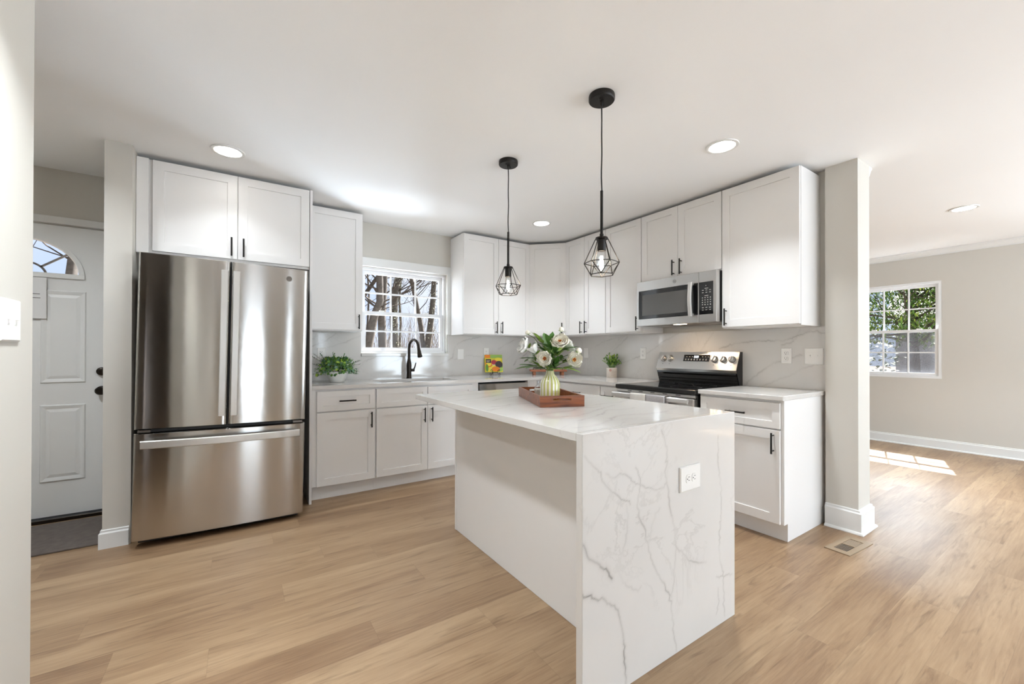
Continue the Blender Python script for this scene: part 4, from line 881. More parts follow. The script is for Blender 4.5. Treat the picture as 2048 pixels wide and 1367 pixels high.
# ------------------------------------------------------------------ pendants
M_FIL = mat('filament', (255, 230, 190), .5, emit=(1, .86, .66), estr=40)
def pendant(x, y, label):
    t = empty('pendant_light', (x, y, CEIL), 0, label, 'pendant light', 'black wire cage pendants over the island')
    bm = B(); lathe(bm, [(0, -.0005), (.063, -.0005), (.064, -.004), (.064, -.024), (.060, -.029), (0, -.029)], 40); cn = mk('canopy', bm, M_BLACK, t, smooth=40)
    for a in (.5, .5 + PI):
        bm = B(); lathe(bm, [(0, 0), (.0045, 0), (.0045, -.006), (0, -.008)], 12, (.030 * math.cos(a), .030 * math.sin(a), -.0292)); mk('screw', bm, M_BLACK, cn, smooth=40)
    bm = B(); lathe(bm, [(0, 0), (.009, 0), (.009, -.016), (.006, -.022), (0, -.022)], 16, (0, 0, -.0292)); mk('strain_relief', bm, M_BLACK, cn, smooth=40)
    bm = B(); tube(bm, [(.0015 * math.sin(k * 1.1), .0012 * math.sin(k * .8 + 1), -.05 - .43 * k / 12) for k in range(13)], .0034, 8); mk('cord', bm, M_BPLAS, t, smooth=60)
    bm = B(); tube(bm, [(0, 0, -.475), (0, 0, -.70)], .0072, 12); tube(bm, [(0, 0, -.690), (0, 0, -.712)], .010, 12); mk('rod', bm, M_BLACK, t, smooth=50)
    bm = B(); lathe(bm, [(0, -.708), (.030, -.708), (.031, -.711), (.031, -.717), (.0215, -.719), (.021, -.772), (.019, -.775), (0, -.775)], 28); mk('socket', bm, M_BLACK, t, smooth=40)
    bm = B(); wr = .0022
    top = [Vector((.030 * math.cos(a), .030 * math.sin(a), -.714)) for a in [2 * PI * k / 6 + .2 for k in range(6)]]
    mid = [Vector((.086 * math.cos(a), .086 * math.sin(a), -.834)) for a in [2 * PI * k / 6 + .2 for k in range(6)]]
    bot = [Vector((.060 * math.cos(a), .060 * math.sin(a), -.893)) for a in [2 * PI * k / 6 + .2 + PI / 6 for k in range(6)]]
    for k in range(6):
        k2 = (k + 1) % 6
        for p, q in ((top[k], mid[k]), (mid[k], mid[k2]), (mid[k], bot[k]), (mid[k2], bot[k]), (bot[k], bot[k2])): tube(bm, [p, q], wr, 6)
    mk('cage', bm, M_BLACK, t)
    bm = B(); lathe(bm, [(.0135, -.776), (.0135, -.79), (.018, -.81), (.026, -.835), (.029, -.852), (.026, -.868), (.016, -.879), (0, -.883)], 28); bl = mk('bulb', bm, M_CLEAR, t, smooth=180)
    bm = B()
    for k in range(6):
        a = 2 * PI * k / 6; a2 = 2 * PI * (k + .5) / 6
        tube(bm, [(.005 * math.cos(a), .005 * math.sin(a), -.80), (.009 * math.cos(a2), .009 * math.sin(a2), -.858)], .0018, 6)
    mk('filament', bm, M_FIL, bl)
    l = bpy.data.lights.new('bulb_lamp', 'POINT'); l.energy = 1.2; l.color = (1, .84, .64); l.shadow_soft_size = .012
    o = bpy.data.objects.new('bulb_lamp', l); COL.objects.link(o); o.parent = t; o.location = (0, 0, -.83)
pendant(-1.924, -1.871, 'black wire-cage pendant over the far end of the island, left in the photo')
pendant(-1.922, -2.718, 'black wire-cage pendant over the near end of the island, larger in the photo')

# ------------------------------------------------------------------ dish towels on the range handle
def towel(x0, x1, name_mat, drop, label, seed):
    rnd = random.Random(seed); bm = B(); prof = []
    yb, yf, zt = -.061, -.1005, .8470
    for k in range(6): prof.append((yb, zt - .10 * (1 - k / 5) - .004))
    for k in range(1, 7): a = PI * k / 7; prof.append((yb + (yf - yb) * (1 - math.cos(a)) / 2, zt + .005 * math.sin(a)))
    for k in range(14): prof.append((yf - .004 * math.sin(k * .25), zt - .004 - drop * k / 13))
    n = 14; G = []
    for i in range(n + 1):
        u = i / n; x = x0 + (x1 - x0) * u
        G.append([bm.verts.new((x + .003 * math.sin(j * .5), y + (.0025 * math.sin(u * 9 + seed) * (min(1, max(0, j - 11) / 6)) if j > 11 else 0), z)) for j, (y, z) in enumerate(prof)])
    for i in range(n):
        for j in range(len(prof) - 1): bm.faces.new((G[i][j], G[i + 1][j], G[i + 1][j + 1], G[i][j + 1]))
    o = mk('dish_towel', bm, name_mat, None, smooth=180, loc=(-.66, -1.677, 0), rz=RIGHT, label=label, cat='towel', group='dish towels on the range handle')
    md = o.modifiers.new('thick', 'SOLIDIFY'); md.thickness = .003; md.offset = 0
    return o
M_TW1 = mat('oatmeal_cloth', (214, 210, 204), .95, noise=.08, nscale=90, bump=.5, bscale=400)
M_TW2 = mat('grey_terry', (172, 168, 168), .95, noise=.3, nscale=150, bump=.7, bscale=500)
towel(.232, .384, M_TW1, .22, 'pale oatmeal dish towel hanging on the range handle', 1)
towel(.388, .562, M_TW2, .24, 'grey speckled dish towel hanging on the range handle', 2)

# ------------------------------------------------------------------ tray, vase, jar on the island
TRZ = math.atan2(-.09, .206)
tr = empty('serving_tray', (-2.000, -2.392, .9143), TRZ, 'brown stained wood tray with cut-out handles on the island', 'tray')
tw, tl, th_, tt = .113, .268, .055, .011
bm = B(); box(bm, -tw + tt, tw - tt, -tl + tt, tl - tt, .0005, .010); mk('bottom', bm, M_TRAY, tr)
for s in (-1, 1):
    bm = B(); x0, x1 = sorted((s * tw, s * (tw - tt))); box(bm, x0, x1, -tl + tt + .0003, tl - tt - .0003, .0005, th_, .0015); mk('side', bm, M_TRAY, tr)
for s in (-1, 1):
    bm = B(); y0, y1 = sorted((s * tl, s * (tl - tt))); hw, hz0, hz1 = .042, .030, .042
    # end board with an oblong hand hole
    def V(x, y, z): return bm.verts.new((x, y, z))
    oc = [(-tw, .0005), (tw, .0005), (tw, th_), (-tw, th_)]; ic = []
    for k in range(7): a = PI / 2 + PI * k / 6; ic.append((-hw + .006 * math.cos(a), (hz0 + hz1) / 2 + .006 * math.sin(a)))
    for k in range(7): a = -PI / 2 + PI * k / 6; ic.append((hw + .006 * math.cos(a), (hz0 + hz1) / 2 + .006 * math.sin(a)))
    for y in (y0, y1):
        O = [V(x, y, z) for x, z in oc]; I = [V(x, y, z) for x, z in ic]
        bm.faces.new([O[3], O[0]] + [I[6], I[5], I[4], I[3], I[2], I[1], I[0]]); bm.faces.new([O[0], O[1], I[7], I[6]]); bm.faces.new([O[1], O[2]] + [I[13], I[12], I[11], I[10], I[9], I[8], I[7]]); bm.faces.new([O[2], O[3], I[0], I[13]])
        if y == y0: OA, IA = O, I
    for k in range(4): bm.faces.new((OA[k], OA[(k + 1) % 4], O[(k + 1) % 4], O[k]))
    for k in range(14): bm.faces.new((IA[k], IA[(k + 1) % 14], I[(k + 1) % 14], I[k]))
    mk('end_board', bm, M_TRAY, tr)
VX, VY, VZ = -1.981, -2.385, .9248
M_VW = mat('vase_cream', (240, 236, 222), .12, spec=.6); M_VG = mat('vase_green', (206, 206, 120), .12, spec=.6)
bm = B(); prof = [(0, 0), (.050, 0), (.0535, .004), (.0545, .03), (.0545, .082), (.050, .100), (.038, .118), (.026, .132), (.0215, .143), (.0225, .155), (.0205, .155), (.0190, .142), (.024, .130), (.034, .117), (.046, .098), (.050, .08), (.050, .01), (0, .008)]
lathe(bm, prof, 64, mif=lambda k: (k // 2) % 2)
for v in bm.verts:
    r = math.hypot(v.co.x, v.co.y)
    if r > .015: a = math.atan2(v.co.y, v.co.x); s = 1 + .018 * math.cos(16 * a); v.co.x *= s; v.co.y *= s
mk('flower_vase', bm, [M_VW, M_VG], None, smooth=180, loc=(VX, VY, VZ), label='green and cream striped glass vase holding flowers on the tray', cat='vase')
jr = empty('candle_jar', (-1.958, -2.272, VZ), 0, 'small rounded clear glass jar with cream wax behind the vase', 'jar')
bm = B(); lathe(bm, [(0, 0), (.030, 0), (.038, .008), (.041, .03), (.038, .052), (.027, .064), (.0235, .071), (.0235, .088), (.0255, .092), (.0225, .092), (.0215, .072), (.025, .064), (.036, .05), (.039, .03), (.036, .009), (0, .003)], 32); mk('glass', bm, M_CLEAR, jr, smooth=180)
bm = B(); lathe(bm, [(0, .0035), (.034, .009), (.0375, .03), (.0355, .044), (0, .044)], 28); mk('wax', bm, mat('cream_wax', (248, 238, 220), .5), jr, smooth=60)

# ------------------------------------------------------------------ leaves and flowers
M_LEAF = mat('peony_leaf', (78, 122, 50), .5, noise=.4, nscale=14)
M_LEAF2 = mat('light_leaf', (140, 172, 72), .5, noise=.25, nscale=14)
M_STEM = mat('flower_stem', (104, 132, 62), .5, noise=.2, nscale=30)
M_PET = mat('cream_petal', (254, 248, 234), .7, noise=.04, nscale=30)
M_PETW = mat('white_petal', (254, 252, 248), .7, noise=.03, nscale=30)
M_STAM = mat('yellow_stamen', (232, 176, 58), .6, noise=.2, nscale=60)
M_PIST = mat('red_pistil', (148, 52, 30), .6)
def frame_to(d):
    return Vector(d).normalized().to_track_quat('Z', 'Y').to_matrix().to_4x4()
def leaf(bm, base, d, L, w, droop=.25, mi=0, up=(0, 0, 1)):
    d = Vector(d).normalized(); s = d.cross(Vector(up)); s = s.normalized() if s.length > 1e-3 else Vector((1, 0, 0)); n = s.cross(d).normalized(); N = 6
    rows = []
    for k in range(N + 1):
        t = k / N; c = Vector(base) + d * L * t - Vector(up) * droop * L * t * t; ww = w * (math.sin(PI * min(1, t * .92 + .05)) ** .8) * (1 - t * .25)
        if k == N: ww = .0002
        rows.append((bm.verts.new(c - s * ww + n * ww * .25), bm.verts.new(c), bm.verts.new(c + s * ww + n * ww * .25)))
    for a, b in zip(rows, rows[1:]):
        for i in (0, 1): f = bm.faces.new((a[i], a[i + 1], b[i + 1], b[i])); f.material_index = mi; f.smooth = True
def compound_leaf(bm, base, d, L, rnd, mi=0):
    d = Vector(d).normalized(); s = d.cross(Vector((0, 0, 1))).normalized()
    for a, l, w, o in ((0, 1, .22, .0), (.45, .82, .2, .12), (-.45, .82, .2, .12), (.95, .58, .17, .1), (-.95, .58, .17, .1)):
        leaf(bm, Vector(base) + d * L * o, d * math.cos(a) + s * math.sin(a) + Vector((0, 0, rnd.uniform(-.15, .2))), L * l, L * w, rnd.uniform(.02, .25), mi)
def petal(bm, R, ang, tilt, L, w, cup, rnd, mi):
    """one cupped petal in the flower frame (axis +z)"""
    nu, nv = 8, 8; G = []
    for i in range(nu + 1):
        row = []; t = i / nu
        for j in range(nv + 1):
            u = j / nv * 2 - 1; ww = w * 1.25 * (t + .04) ** .6 * max(0.0, 1 - t ** 5) ** .5 + .0004
            r = L * t * (1 - .10 * u * u + .035 * math.sin(u * 6 + ang * 3) * t * t); x = r * math.cos(tilt) + .003; z = r * math.sin(tilt) + cup * t * t * L + .22 * L * u * u * t
            z += (.05 * math.sin(u * 7 + ang * 5) * t ** 3 + rnd.uniform(-.02, .02) * t) * L
            p = Vector((x, u * ww, z)); ca, sa = math.cos(ang), math.sin(ang); row.append(bm.verts.new(R @ Vector((p.x * ca - p.y * sa, p.x * sa + p.y * ca, p.z))))
        G.append(row)
    for i in range(nu):
        for j in range(nv): f = bm.faces.new((G[i][j], G[i + 1][j], G[i + 1][j + 1], G[i][j + 1])); f.material_index = mi; f.smooth = True
NECK = Vector((VX, VY, VZ + .150))
def stem_curve(end, seed, lift=.6):
    rnd = random.Random(seed); a = NECK + Vector((rnd.uniform(-.009, .009), rnd.uniform(-.009, .009), -.015)); a0 = a + Vector((0, 0, -.10)); pts = [a0, a]
    a0.x = VX + (a.x - VX) * .9; e = Vector(end); c = a + Vector(((e.x - a.x) * .3, (e.y - a.y) * .3, (e.z - a.z) * lift + .02))
    for k in range(1, 9): t = k / 8; pts.append(a * (1 - t) ** 2 + c * 2 * t * (1 - t) + e * t * t)
    return pts
def flower(pos, face, r, label, seed, closed=0.0, white=False, leaves=2, lsize=.06, centre=True):
    rnd = random.Random(seed); pos = Vector(pos); f = Vector(face).normalized()
    t = empty('peony', (VX, VY, VZ), 0, label, 'flower', 'cream peonies in the striped vase'); O = Vector((VX, VY, VZ))
    pts = [p - O for p in stem_curve(pos - f * r * .55, seed)]; bm = B(); tube(bm, pts, .0019, 6); st = mk('stem', bm, M_STEM, t, smooth=60)
    bm = B()
    for k in range(leaves):
        i = 4 + (k * 2) % 4; d = Vector((rnd.uniform(-1, 1), rnd.uniform(-1, 1), rnd.uniform(-.1, .6))); d += (pts[-1] - pts[0]).normalized() * .5; compound_leaf(bm, pts[i], d, lsize * rnd.uniform(.8, 1.25), rnd, 0 if rnd.random() < .65 else 1)
    if leaves: mk('leaf', bm, [M_LEAF, M_LEAF2], st, recalc=False)
    R = (Matrix.Translation(pos - O - f * r * .25) @ frame_to(f)); bm = B()
    if closed < .5:
        lay = ((9, r, .10 + closed, .22), (9, r * .88, .38 + closed, .28), (8, r * .70, .66 + closed * .7, .30), (6, r * .52, .95 + closed * .5, .25))
    else: lay = ((7, r, .75, .25), (6, r * .95, 1.0, .1), (5, r * .85, 1.2, .0))
    for n, L, tl, cp in lay:
        a0 = rnd.random() * 6
        for k in range(n): petal(bm, R, a0 + 2 * PI * k / n + rnd.uniform(-.12, .12), tl + rnd.uniform(-.08, .08), L * rnd.uniform(.92, 1.08), L * .50, cp, rnd, 0)
    mk('blossom', bm, M_PETW if white else M_PET, t, recalc=False)
    if centre and closed < .5:
        bm = B()
        for k in range(70):
            a = rnd.random() * 6.283; q = rnd.random() ** .6 * r * .27; p0 = R @ Vector((q * math.cos(a) * .5, q * math.sin(a) * .5, .004)); p1 = R @ Vector((q * math.cos(a), q * math.sin(a), r * .32 + rnd.uniform(-.004, .004)))
            tube(bm, [p0, p1], [.0008, .0019], 5)
        mk('stamens', bm, M_STAM, t)
        bm = B()
        for k in range(4):
            a = k * 1.57; tube(bm, [R @ Vector((.003 * math.cos(a), .003 * math.sin(a), .004)), R @ Vector((.0045 * math.cos(a), .0045 * math.sin(a), r * .36)), R @ Vector((.009 * math.cos(a), .009 * math.sin(a), r * .42))], [.003, .0034, .0012], 6)
        mk('pistil', bm, M_PIST, t)
    bm = B()
    for k in range(4): leaf(bm, pos - O - f * r * .5, R.to_3x3() @ Vector((math.cos(k * 1.57 + 1), math.sin(k * 1.57 + 1), .35)), r * .75, r * .16, .1)
    mk('sepal', bm, M_LEAF2, t, recalc=False)
    return t
def bud(pos, d, r, label, seed, leaves=1):
    rnd = random.Random(seed); pos = Vector(pos); d = Vector(d).normalized(); O = Vector((VX, VY, VZ))
    t = empty('peony_bud', (VX, VY, VZ), 0, label, 'flower', 'cream peony buds in the striped vase')
    pts = [p - O for p in stem_curve(pos - d * r * .9, seed, .8)]; bm = B(); tube(bm, pts, .0017, 6); st = mk('stem', bm, M_STEM, t, smooth=60)
    R = Matrix.Translation(pos - O - d * r * .9) @ frame_to(d); bm = B()
    lathe(bm, [(0, 0), (r * .7, r * .25), (r, r * .85), (r * .82, r * 1.5), (r * .3, r * 1.9), (0, r * 1.95)], 14)
    for v in bm.verts: a = math.atan2(v.co.y, v.co.x); s = 1 + .07 * math.sin(3 * a + v.co.z * 60); v.co.x *= s; v.co.y *= s
    xform(bm, R); mk('blossom', bm, M_PET, t, smooth=180)
    bm = B()
    for k in range(5): leaf(bm, R @ Vector((0, 0, 0)), R.to_3x3() @ Vector((math.cos(k * 1.256), math.sin(k * 1.256), .6 if k % 2 else .15)), r * (1.3 if k % 2 else 2.2), r * .3, .0)
    mk('sepal', bm, M_LEAF2, t, recalc=False)
    bm = B()
    for k in range(leaves): compound_leaf(bm, pts[5], Vector((rnd.uniform(-1, 1), rnd.uniform(-1, 1), .4)), .055, rnd, k % 2)
    if leaves: mk('leaf', bm, [M_LEAF, M_LEAF2], st, recalc=False)
    return t
TOCAM = Vector((CX - VX, CY - VY, 0)).normalized(); SIDE = Vector((-TOCAM.y, TOCAM.x, 0))     # SIDE points to the photo's right
def at(px, py, off=0.0):
    """a point of the bouquet: px/py across and up from the vase axis in metres, off towards the room"""
    return Vector((VX, VY, 0)) + SIDE * px + TOCAM * off + Vector((0, 0, py))
flower(at(-.137, 1.214, .01), SIDE * -.8 + TOCAM * .35 + Vector((0, 0, .35)), .050, 'white peony at the far left of the bouquet, turned sideways to the left', 11, .25, True, 2, .05, centre=False)
flower(at(-.082, 1.190, .02), SIDE * -.5 + TOCAM * .1 + Vector((0, 0, .55)), .044, 'rounded white peony facing away, between the far left peony and the orange-centred one', 12, .6, True, 2, .07)
flower(at(-.028, 1.147, .07), TOCAM * 1 + Vector((0, 0, .12)) - SIDE * .25, .043, 'cream peony with orange centre facing the room, low in the middle', 13, .05, False, 2, .07)
flower(at(.055, 1.238, .03), TOCAM * .75 + Vector((0, 0, .62)) - SIDE * .1, .050, 'large cream peony with yellow centre, topmost open flower of the bouquet', 14, .1, False, 2, .065)
flower(at(.098, 1.214, -.02), SIDE * .8 + Vector((0, 0, .3)) - TOCAM * .2, .042, 'white peony turned to the right behind the topmost open flower', 15, .3, True, 2, .06, centre=False)
flower(at(.131, 1.141, .05), TOCAM * 1 + Vector((0, 0, .1)) + SIDE * .15, .044, 'cream peony with dark red centre at the right of the bouquet', 16, .05, False, 2, .07)
flower(at(-.093, 1.150, -.01), SIDE * -.6 - TOCAM * .4 + Vector((0, 0, .1)), .030, 'small white peony low on the left, half hidden by leaves', 17, .35, True, 1, .07, centre=False)
bud(at(-.125, 1.291, 0), SIDE * -.35 + Vector((0, 0, 1)), .0135, 'cream bud on the tallest left stem of the bouquet', 21)
bud(at(.063, 1.308, 0), SIDE * .1 + Vector((0, 0, 1)), .0145, 'cream bud standing above the topmost open peony', 22)
bud(at(.158, 1.190, .02), SIDE * .5 + Vector((0, 0, 1)), .016, 'cream bud at the far right above the red-centred peony', 23)
# leafy sprays: single leaf stems
def spray(d, z, L, label, seed, mi=0):
    rnd = random.Random(seed); O = Vector((VX, VY, VZ)); t = empty('leaf_stem', (VX, VY, VZ), 0, label, 'leaf stem', 'leafy stems in the striped vase')
    e = NECK + Vector(d) * .065 + Vector((0, 0, z + .028)); pts = [p - O for p in stem_curve(e, seed)]; bm = B(); tube(bm, pts, .0018, 6); st = mk('stem', bm, M_STEM, t, smooth=60)
    bm = B(); compound_leaf(bm, pts[-1], Vector(d) + Vector((0, 0, .12 if z < .05 else .5)), L, rnd, mi)
    compound_leaf(bm, pts[6], Vector(d) * .5 + Vector((rnd.uniform(-.5, .5), rnd.uniform(-.5, .5), .5)), L * .7, rnd, 1 - mi)
    mk('leaf', bm, [M_LEAF, M_LEAF2], t, recalc=False)
SP = ((-SIDE * 1.0 + TOCAM * .2, -.005, .115, 0), (-SIDE * .9 - TOCAM * .2, .04, .10, 0), (-SIDE * .4 + TOCAM * .5, -.015, .085, 0), (SIDE * .85 + TOCAM * .3, -.01, .10, 1), (SIDE * .9 - TOCAM * .1, .03, .10, 0), (SIDE * .3 + TOCAM * .6, -.012, .08, 1), (-SIDE * .15 - TOCAM * .3, .10, .10, 0), (SIDE * .05 + TOCAM * .1, .09, .10, 0), (-SIDE * .5, .12, .09, 1), (SIDE * .95, .085, .09, 0), (-TOCAM * .7, .05, .1, 0), (SIDE * .35 - TOCAM * .5, .06, .1, 1))
for k, (d_, z_, L_, mi_) in enumerate(SP): spray(d_, z_, L_ * (1.2 if k not in (2, 5) else .85), 'green leafy stem among the peonies in the striped vase', 40 + k, mi_)

# ------------------------------------------------------------------ potted greenery on the counters
def round_leaf(bm, c, n, r, mi):
    R = Matrix.Translation(c) @ frame_to(n); m = 7; vs = [bm.verts.new(R @ Vector((r * math.cos(2 * PI * k / m), r * math.sin(2 * PI * k / m), r * .18))) for k in range(m)]; o = bm.verts.new(R @ Vector((0, 0, 0)))
    for k in range(m): f = bm.faces.new((vs[k], vs[(k + 1) % m], o)); f.material_index = mi; f.smooth = True
LG = [mat('leaf_green', (104, 148, 66), .5), mat('leaf_lime', (176, 204, 84), .5), mat('leaf_blue', (116, 152, 124), .5), mat('leaf_dark', (66, 106, 58), .5), mat('twig_dark', (58, 48, 40), .6)]
M_CER = mat('white_ceramic', (236, 235, 230), .3, spec=.5)
p = empty('potted_plant', (-2.692, -.262, .9143), 0, 'bushy mixed greenery in a low white bowl beside the refrigerator panel', 'potted plant')
bm = B(); lathe(bm, [(0, 0), (.055, 0), (.062, .004), (.078, .04), (.090, .086), (.0915, .094), (.087, .094), (.074, .05), (.058, .02), (0, .018)], 40); mk('bowl', bm, M_CER, p, smooth=50)
bm = B(); lathe(bm, [(0, .075), (.082, .075), (.080, .068), (0, .066)], 24); mk('soil', bm, mat('dark_soil', (58, 48, 38), .9), p)
rnd = random.Random(9); bm = B()
for k in range(950):
    a = rnd.random() * 6.283; e = rnd.random() ** .8; q = rnd.random() ** .5
    rad = .150 * math.cos(e * 1.25) * (.35 + .65 * q) + .015; c = Vector((rad * 1.05 * math.cos(a), rad * .72 * math.sin(a), .082 + .125 * math.sin(e * 1.5) * (.72 + .28 * q) - .018 * (rad > .12)))
    n = Vector((c.x, c.y - .03, (c.z - .06) * 1.2)) + Vector((rnd.uniform(-.06, .06), rnd.uniform(-.08, .03), rnd.uniform(-.03, .06)))
    mi = rnd.choice((0, 0, 0, 1, 2, 2, 3, 3))
    if rnd.random() < .45: round_leaf(bm, c, n, rnd.uniform(.009, .017), mi)
    else: leaf(bm, c, n, rnd.uniform(.025, .045), rnd.uniform(.006, .010), .2, mi)
for k in range(16):
    a = rnd.random() * 6.283; b = Vector((.05 * math.cos(a), .03 * math.sin(a), .09)); e = Vector((.20 * math.cos(a), .12 * math.sin(a), rnd.uniform(.13, .25))); 
    if abs(math.cos(a)) < .5: e = Vector((.1 * math.cos(a), .08 * math.sin(a), rnd.uniform(.22, .255)))
    tube(bm, [b, (b + e) / 2 + Vector((0, 0, .02)), e], .0012, 5, 4)
    for j in range(7): t_ = .4 + .6 * j / 6; c = b.lerp(e, t_) + Vector((0, 0, .02 * math.sin(PI * t_))); leaf(bm, c, (e - b).normalized() + Vector((rnd.uniform(-1, 1), rnd.uniform(-1, 1), rnd.uniform(-.3, 1))), .018, .005, .1, rnd.choice((3, 3, 0)))
mk('foliage', bm, LG, p, recalc=False)
p = empty('potted_plant', (-.100, -1.105, .9143), 0, 'small green plant in a whitewashed round pot on the range-side counter', 'potted plant')
M_WASH = wood_mat('whitewashed_pot', (206, 192, 178), (226, 218, 208), 20, 6, .7, 2)
bm = B(); lathe(bm, [(0, 0), (.051, 0), (.0535, .003), (.0555, .104), (.0535, .106), (.051, .104), (.049, .02), (0, .018)], 36); po = mk('pot', bm, M_WASH, p, smooth=50)
ea = math.atan2(CY + 1.105, CX + .1) - .25; bm = B(); lathe(bm, [(0, 0), (.014, 0), (.014, .0012), (0, .0012)], 20)
xform(bm, Matrix.Translation((.0553 * math.cos(ea), .0553 * math.sin(ea), .078)) @ Matrix.Rotation(ea, 4, 'Z') @ Matrix.Rotation(PI / 2, 4, 'Y')); mk('round_emblem', bm, mat('rose_stamp', (196, 152, 138), .7), po)
rnd = random.Random(12); bm = B()
for k in range(38):
    a = rnd.random() * 6.283; q = rnd.random() ** .5; e = Vector((.125 * q * math.cos(a), .115 * q * math.sin(a), .175 + .07 * (1 - q) + rnd.uniform(-.05, .035))); b = Vector((.02 * math.cos(a), .02 * math.sin(a), .095)); tube(bm, [b, b.lerp(e, .5) + Vector((0, 0, .015)), e], .0015, 5, 0)
    for j in range(7):
        t_ = .3 + .7 * j / 6; c = b.lerp(e, t_) + Vector((0, 0, .015 * math.sin(PI * t_))); d_ = (e - b).normalized() * .6 + Vector((rnd.uniform(-1, 1), rnd.uniform(-1, 1), rnd.uniform(-.1, .8)))
        leaf(bm, c, d_, rnd.uniform(.024, .036), rnd.uniform(.007, .011), .15, rnd.choice((0, 0, 1, 3)))
mk('foliage', bm, LG, p, recalc=False)

# ------------------------------------------------------------------ cookbook on its easel
BX, BY = -.955, -.085
book = empty('cookbook', (BX, BY - .012, .952), math.radians(-16), 'cookbook with a colourful fruit and vegetable cover on the easel', 'book')
LEAN = math.radians(-13); RL = Matrix.Rotation(LEAN, 4, 'X')
def bk(name, bm, m, parent, **k): xform(bm, RL); return mk(name, bm, m, parent, **k)
bw, bh = .105, .205
bm = B(); box(bm, -bw, bw, 0, .0022, 0, bh, .0006); box(bm, -bw, bw, .0168, .019, 0, bh, .0006); box(bm, -bw - .0022, -bw - .0002, 0, .019, 0, bh, .0006); M_COVER = mat('cover_yellow', (222, 206, 48), .35); cv = bk('cover', bm, M_COVER, book)
bm = B(); box(bm, -bw + .0002, bw - .004, .0024, .0166, .003, bh - .003); bk('pages', bm, mat('book_paper', (236, 230, 214), .8), book)
CM = [mat('cover_' + n, c, .35) for n, c in (('orange', (236, 132, 30)), ('red', (178, 40, 60)), ('green', (92, 142, 48)), ('dark', (58, 46, 50)), ('lemon', (248, 226, 70)), ('cream', (240, 226, 190)), ('sky', (150, 190, 90)))]
bm = B(); rnd = random.Random(3)
def blob(cx, cz, rx, rz, mi, y):
    n = 16; vs = []
    for k in range(n): a = 2 * PI * k / n; vs.append(bm.verts.new((max(-bw, min(bw, cx + rx * math.cos(a))), y, max(0.001, min(bh - .001, cz + rz * math.sin(a))))))
    bm.faces.new(vs).material_index = mi
def rect(x0, x1, z0, z1, mi, y): bm.faces.new([bm.verts.new(q) for q in ((x0, y, z0), (x1, y, z0), (x1, y, z1), (x0, y, z1))]).material_index = mi
rect(-bw + .002, bw - .002, .165, .203, 6, -.0002); rect(-bw + .002, -.04, .165, .2035, 0, -.0003)
for cx, cz, rx_, rz_, mi, in ((-.06, .095, .045, .04, 0), (-.06, .10, .03, .03, 4), (.045, .125, .03, .035, 0), (0, .115, .03, .028, 1), (.06, .09, .045, .04, 3), (.07, .07, .035, .035, 2), (-.02, .07, .05, .032, 4), (.02, .035, .05, .03, 0), (-.04, .03, .045, .03, 4), (.075, .03, .03, .025, 6), (-.085, .05, .018, .045, 2), (.0, .09, .02, .014, 5), (.055, .15, .04, .02, 4)):
    blob(cx, cz, rx_, rz_, mi, -.0004 - .00005 * rnd.random())
rect(-.095, -.032, .108, .152, 3, -.0007); rect(-.088, -.045, .128, .134, 5, -.0009); rect(-.085, -.055, .118, .1215, 5, -.0009)
bk('cover_picture', bm, CM, cv, recalc=False)
ez = empty('book_easel', (BX, BY - .012, .9143), math.radians(-16), 'black scrolled wire easel holding the cookbook', 'easel')
bm = B(); wr = .0028
def scroll(cx, cz, r, a0, turns, y, s=1): return [(cx + s * (r * (1 - .75 * k / 22)) * math.cos(a0 + turns * 2 * PI * k / 22), y, cz + (r * (1 - .75 * k / 22)) * math.sin(a0 + turns * 2 * PI * k / 22)) for k in range(23)]
for s in (-1, 1):
    tube(bm, [(s * .028, -.035, .034), (s * .034, -.035, .020)] + scroll(s * .052, .0185, .0155, PI, -1.15 if False else 1.15, -.035, s)[0:], wr, 7)
    tube(bm, [(s * .028, .028, .0345), (s * .028, -.035, .034), (s * .030, -.040, .05)] + scroll(s * .044, .062, .0145, PI, 1.1, -.041, s), wr, 7)
    tube(bm, [(s * .028, .020, .0345), (s * .014, .045, .11), (0, .070, .18)], wr, 7)
tube(bm, [(-.028, -.030, .0345), (.028, -.030, .0345)], wr, 7); tube(bm, [(-.028, .022, .0345), (.028, .022, .0345)], wr, 7)
mk('wire_frame', bm, M_BLACK, ez, smooth=60)
bm = B(); tube(bm, [(0, .068, .175), (0, .066, .08), (0, .060, .003)], wr, 7); mk('back_leg', bm, M_BLACK, ez, smooth=60)

# ------------------------------------------------------------------ footed serving board in the corner
bd = empty('serving_board', (-.40, -.405, .9143), math.atan2(-.21, .33), 'reddish wooden footed serving board in the counter corner', 'board')
bm = B(); box(bm, -.215, .215, -.02, .16, .040, .062, .004); mk('board', bm, M_BOARD, bd)
for sx in (-.165, .165):
    for sy in (.005, .135):
        bm = B(); box(bm, sx - .016, sx + .016, sy - .014, sy + .014, .0005, .0397, .002); mk('foot', bm, M_BOARD, bd)
for sx in (-.13, .13):
    bm = B(); tube(bm, [(sx - .045, .07, .0624), (sx - .04, .07, .083), (sx + .04, .07, .083), (sx + .045, .07, .0624)], .0045, 8); mk('handle', bm, M_BLACK, bd, smooth=50)

